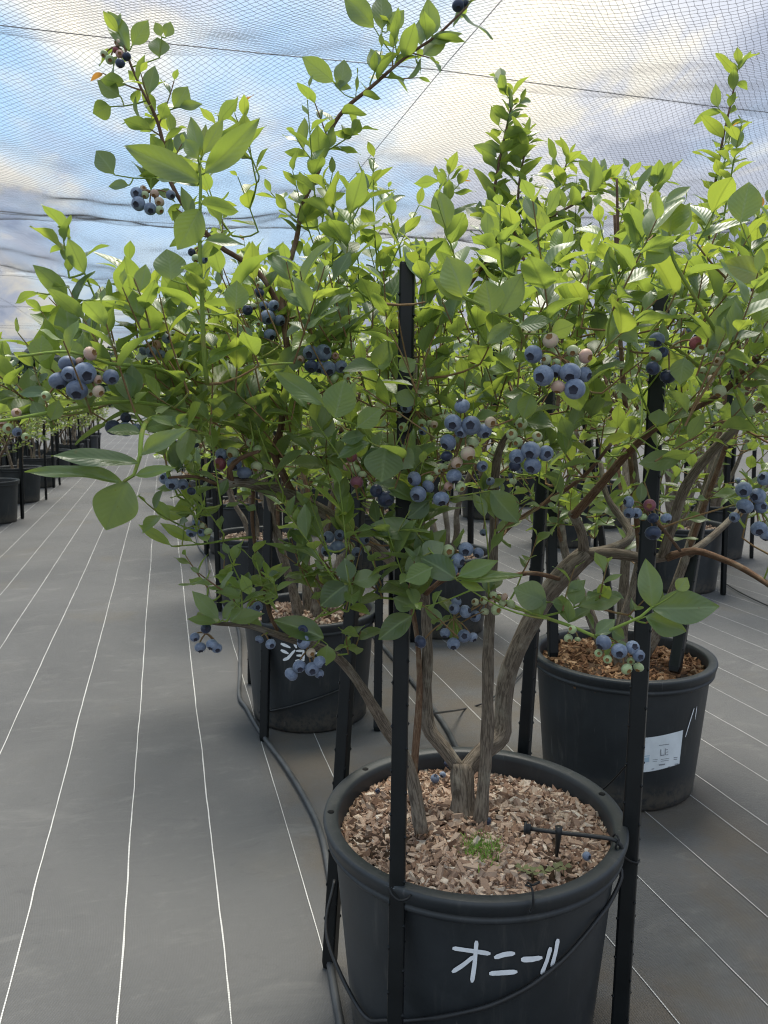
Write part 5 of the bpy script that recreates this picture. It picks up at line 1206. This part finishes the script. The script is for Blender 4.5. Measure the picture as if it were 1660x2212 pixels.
VAR = []
for k in range(3):
    pl = make_bush(50 + k, 0, 0, 190, 4, .95, 9)
    fol_all = leaf_mesh_of(pl.leaves, False, None, 'foliage')
    order = sorted(pl.leaves, key=lambda l: -np.linalg.norm(l[2]) * (1 + .5 * math.hypot(l[0][0], l[0][1])))
    parts = [(nme, acc.mesh(nme), mat) for nme, acc, mat in pl.branches]
    for nme, me, mat in parts: me.materials.append(mat)
    tw = pl.twig.mesh('twigs'); tw.materials.append(M_TWIG)
    gs = pl.green.mesh('green_shoots'); gs.materials.append(M_SHOOT)
    VAR.append((pl, fol_all, order[:140], leaf_mesh_of(order[140:], False, None, 'foliage'), parts, tw, gs))
bush_lab = {'A': 'blueberry bush further down the row that starts with the front pot', 'B': 'blueberry bush further down the row behind the labelled pot', 'C': 'blueberry bush in the row across the aisle past the labelled pot',
            'D': 'blueberry bush in the second row past the aisle', 'L': 'blueberry bush in the row across the wide lined aisle', 'M': 'blueberry bush behind the row across the wide lined aisle'}
for (row, i, x, y, po) in far_pots:
    pl, fol, near_leaves, fol_rest, parts, tw, gs = VAR[(i * 2 + ord(row)) % 3]
    root = empty('blueberry_bush', (x, y, 0.003)); root.rotation_euler[2] = random.uniform(0, 6.28)
    s_ = random.uniform(.9, 1.06) * (.86 if row in 'LM' else 1); root.scale = (s_, s_, s_)
    tag(root, ORD(bush_lab[row], row, i), 'bush', None if row in 'AB' else 'bushes of row ' + row.lower())
    z = P((x, y, 1))[2]
    for nme, me, mat in parts: link(nme, me, root)
    o = link('twigs', tw, root); o['kind'] = 'stuff'; o = link('green_shoots', gs, root); o['kind'] = 'stuff'
    if z < 5.2:
        for l in near_leaves: leaf_obj(l, root, (0, 0, 0))
        o = link('foliage', fol_rest, root); o['kind'] = 'stuff'
    else:
        o = link('foliage', fol, root); o['kind'] = 'stuff'
    if z < 6.5:
        for berries, node in pl.clusters[:7]: cluster_obj(root, (0, 0, 0), berries, node)

# ------------------------------------------------------------------ small things on the front mulch
def surf(x, y):   # the mulch surface under a point of the picture
    for z in np.arange(1.0, 1.8, .002):
        p = W(x, y, z)
        if p.z < .338: return p
for x, y, rp, k in ((940, 1690, 11, 'b'), (957, 1679, 8, 'b'), (1095, 1645, 10, 'd'), (1053, 1781, 9, 'd'), (816, 1713, 6, 'd'), (1267, 1857, 9, 'b'), (966, 1655, 8, 'd')):
    p = surf(x, y); o = link('fallen_blueberry', BERRY_ME[k]); r = rp * 1.33 / FOC
    o.matrix_basis = Matrix.Translation(p + Vector((0, 0, r * .85))) @ (orient(nrm(rng.normal(0, 1, 3) + [0, -.5, .8])) * r).to_4x4()
    tag(o, {'b': 'fallen blue berry lying on the wood chips of the front pot', 'd': 'shrivelled dark berry lying on the wood chips of the front pot'}[k], 'berry', {'b': 'fallen blue berries', 'd': 'fallen dark berries'}[k])
acc = Acc()
for _ in range(700):
    a = rng.normal(0, 1, 2); p = np.array(surf(1040 + a[0] * 17, 1842 + a[1] * 13)) + [0, 0, .001]
    d = nrm(rng.normal(0, .6, 3) + [0, 0, 1]) * rng.uniform(.010, .019); s = nrm(np.cross(d, rng.normal(0, 1, 3))) * .0011
    acc.add([p - s, p + s, p + d + s * .3, p + d * 1.02 - s * .3], [[0, 1, 2, 3]], None, None, rng.uniform())
o = link('moss', acc.mesh('moss'), None, plain('bright moss', (.22, .36, .07), .8, .2, .3, 90)); tag(o, 'small bright green moss tuft growing among the pale wood chips', 'moss', None, 'stuff')
M_CLOV = plain('dull clover leaf', (.11, .12, .05), .7, .3, .3, 60)
for q, (x, y) in enumerate(((1128, 1882), (1150, 1890), (1176, 1887), (1200, 1882), (1218, 1878))):
    root_p = surf(x, y) + Vector((0, 0, .004)); acc = Acc()
    for k in range(3):
        a = k * 2.094 + q; c_ = np.array(root_p); e1 = np.array([math.cos(a), math.sin(a), .25]); e2 = np.array([-math.sin(a), math.cos(a), 0]); s = .0105
        acc.add([c_, c_ + s * (.7 * e1 + .55 * e2), c_ + s * (1.1 * e1 + .45 * e2), c_ + s * .95 * e1, c_ + s * (1.1 * e1 - .45 * e2), c_ + s * (.7 * e1 - .55 * e2)], [[0, 1, 2, 3], [0, 3, 4, 5]])
    tube(acc, [np.array(root_p) - [0, 0, .02], np.array(root_p)], .0006, 4)
    o = link('clover', acc.mesh('clover'), None, M_CLOV); tag(o, 'small dull clover sprig at the rim edge of the front mulch', 'clover', 'clover sprigs')
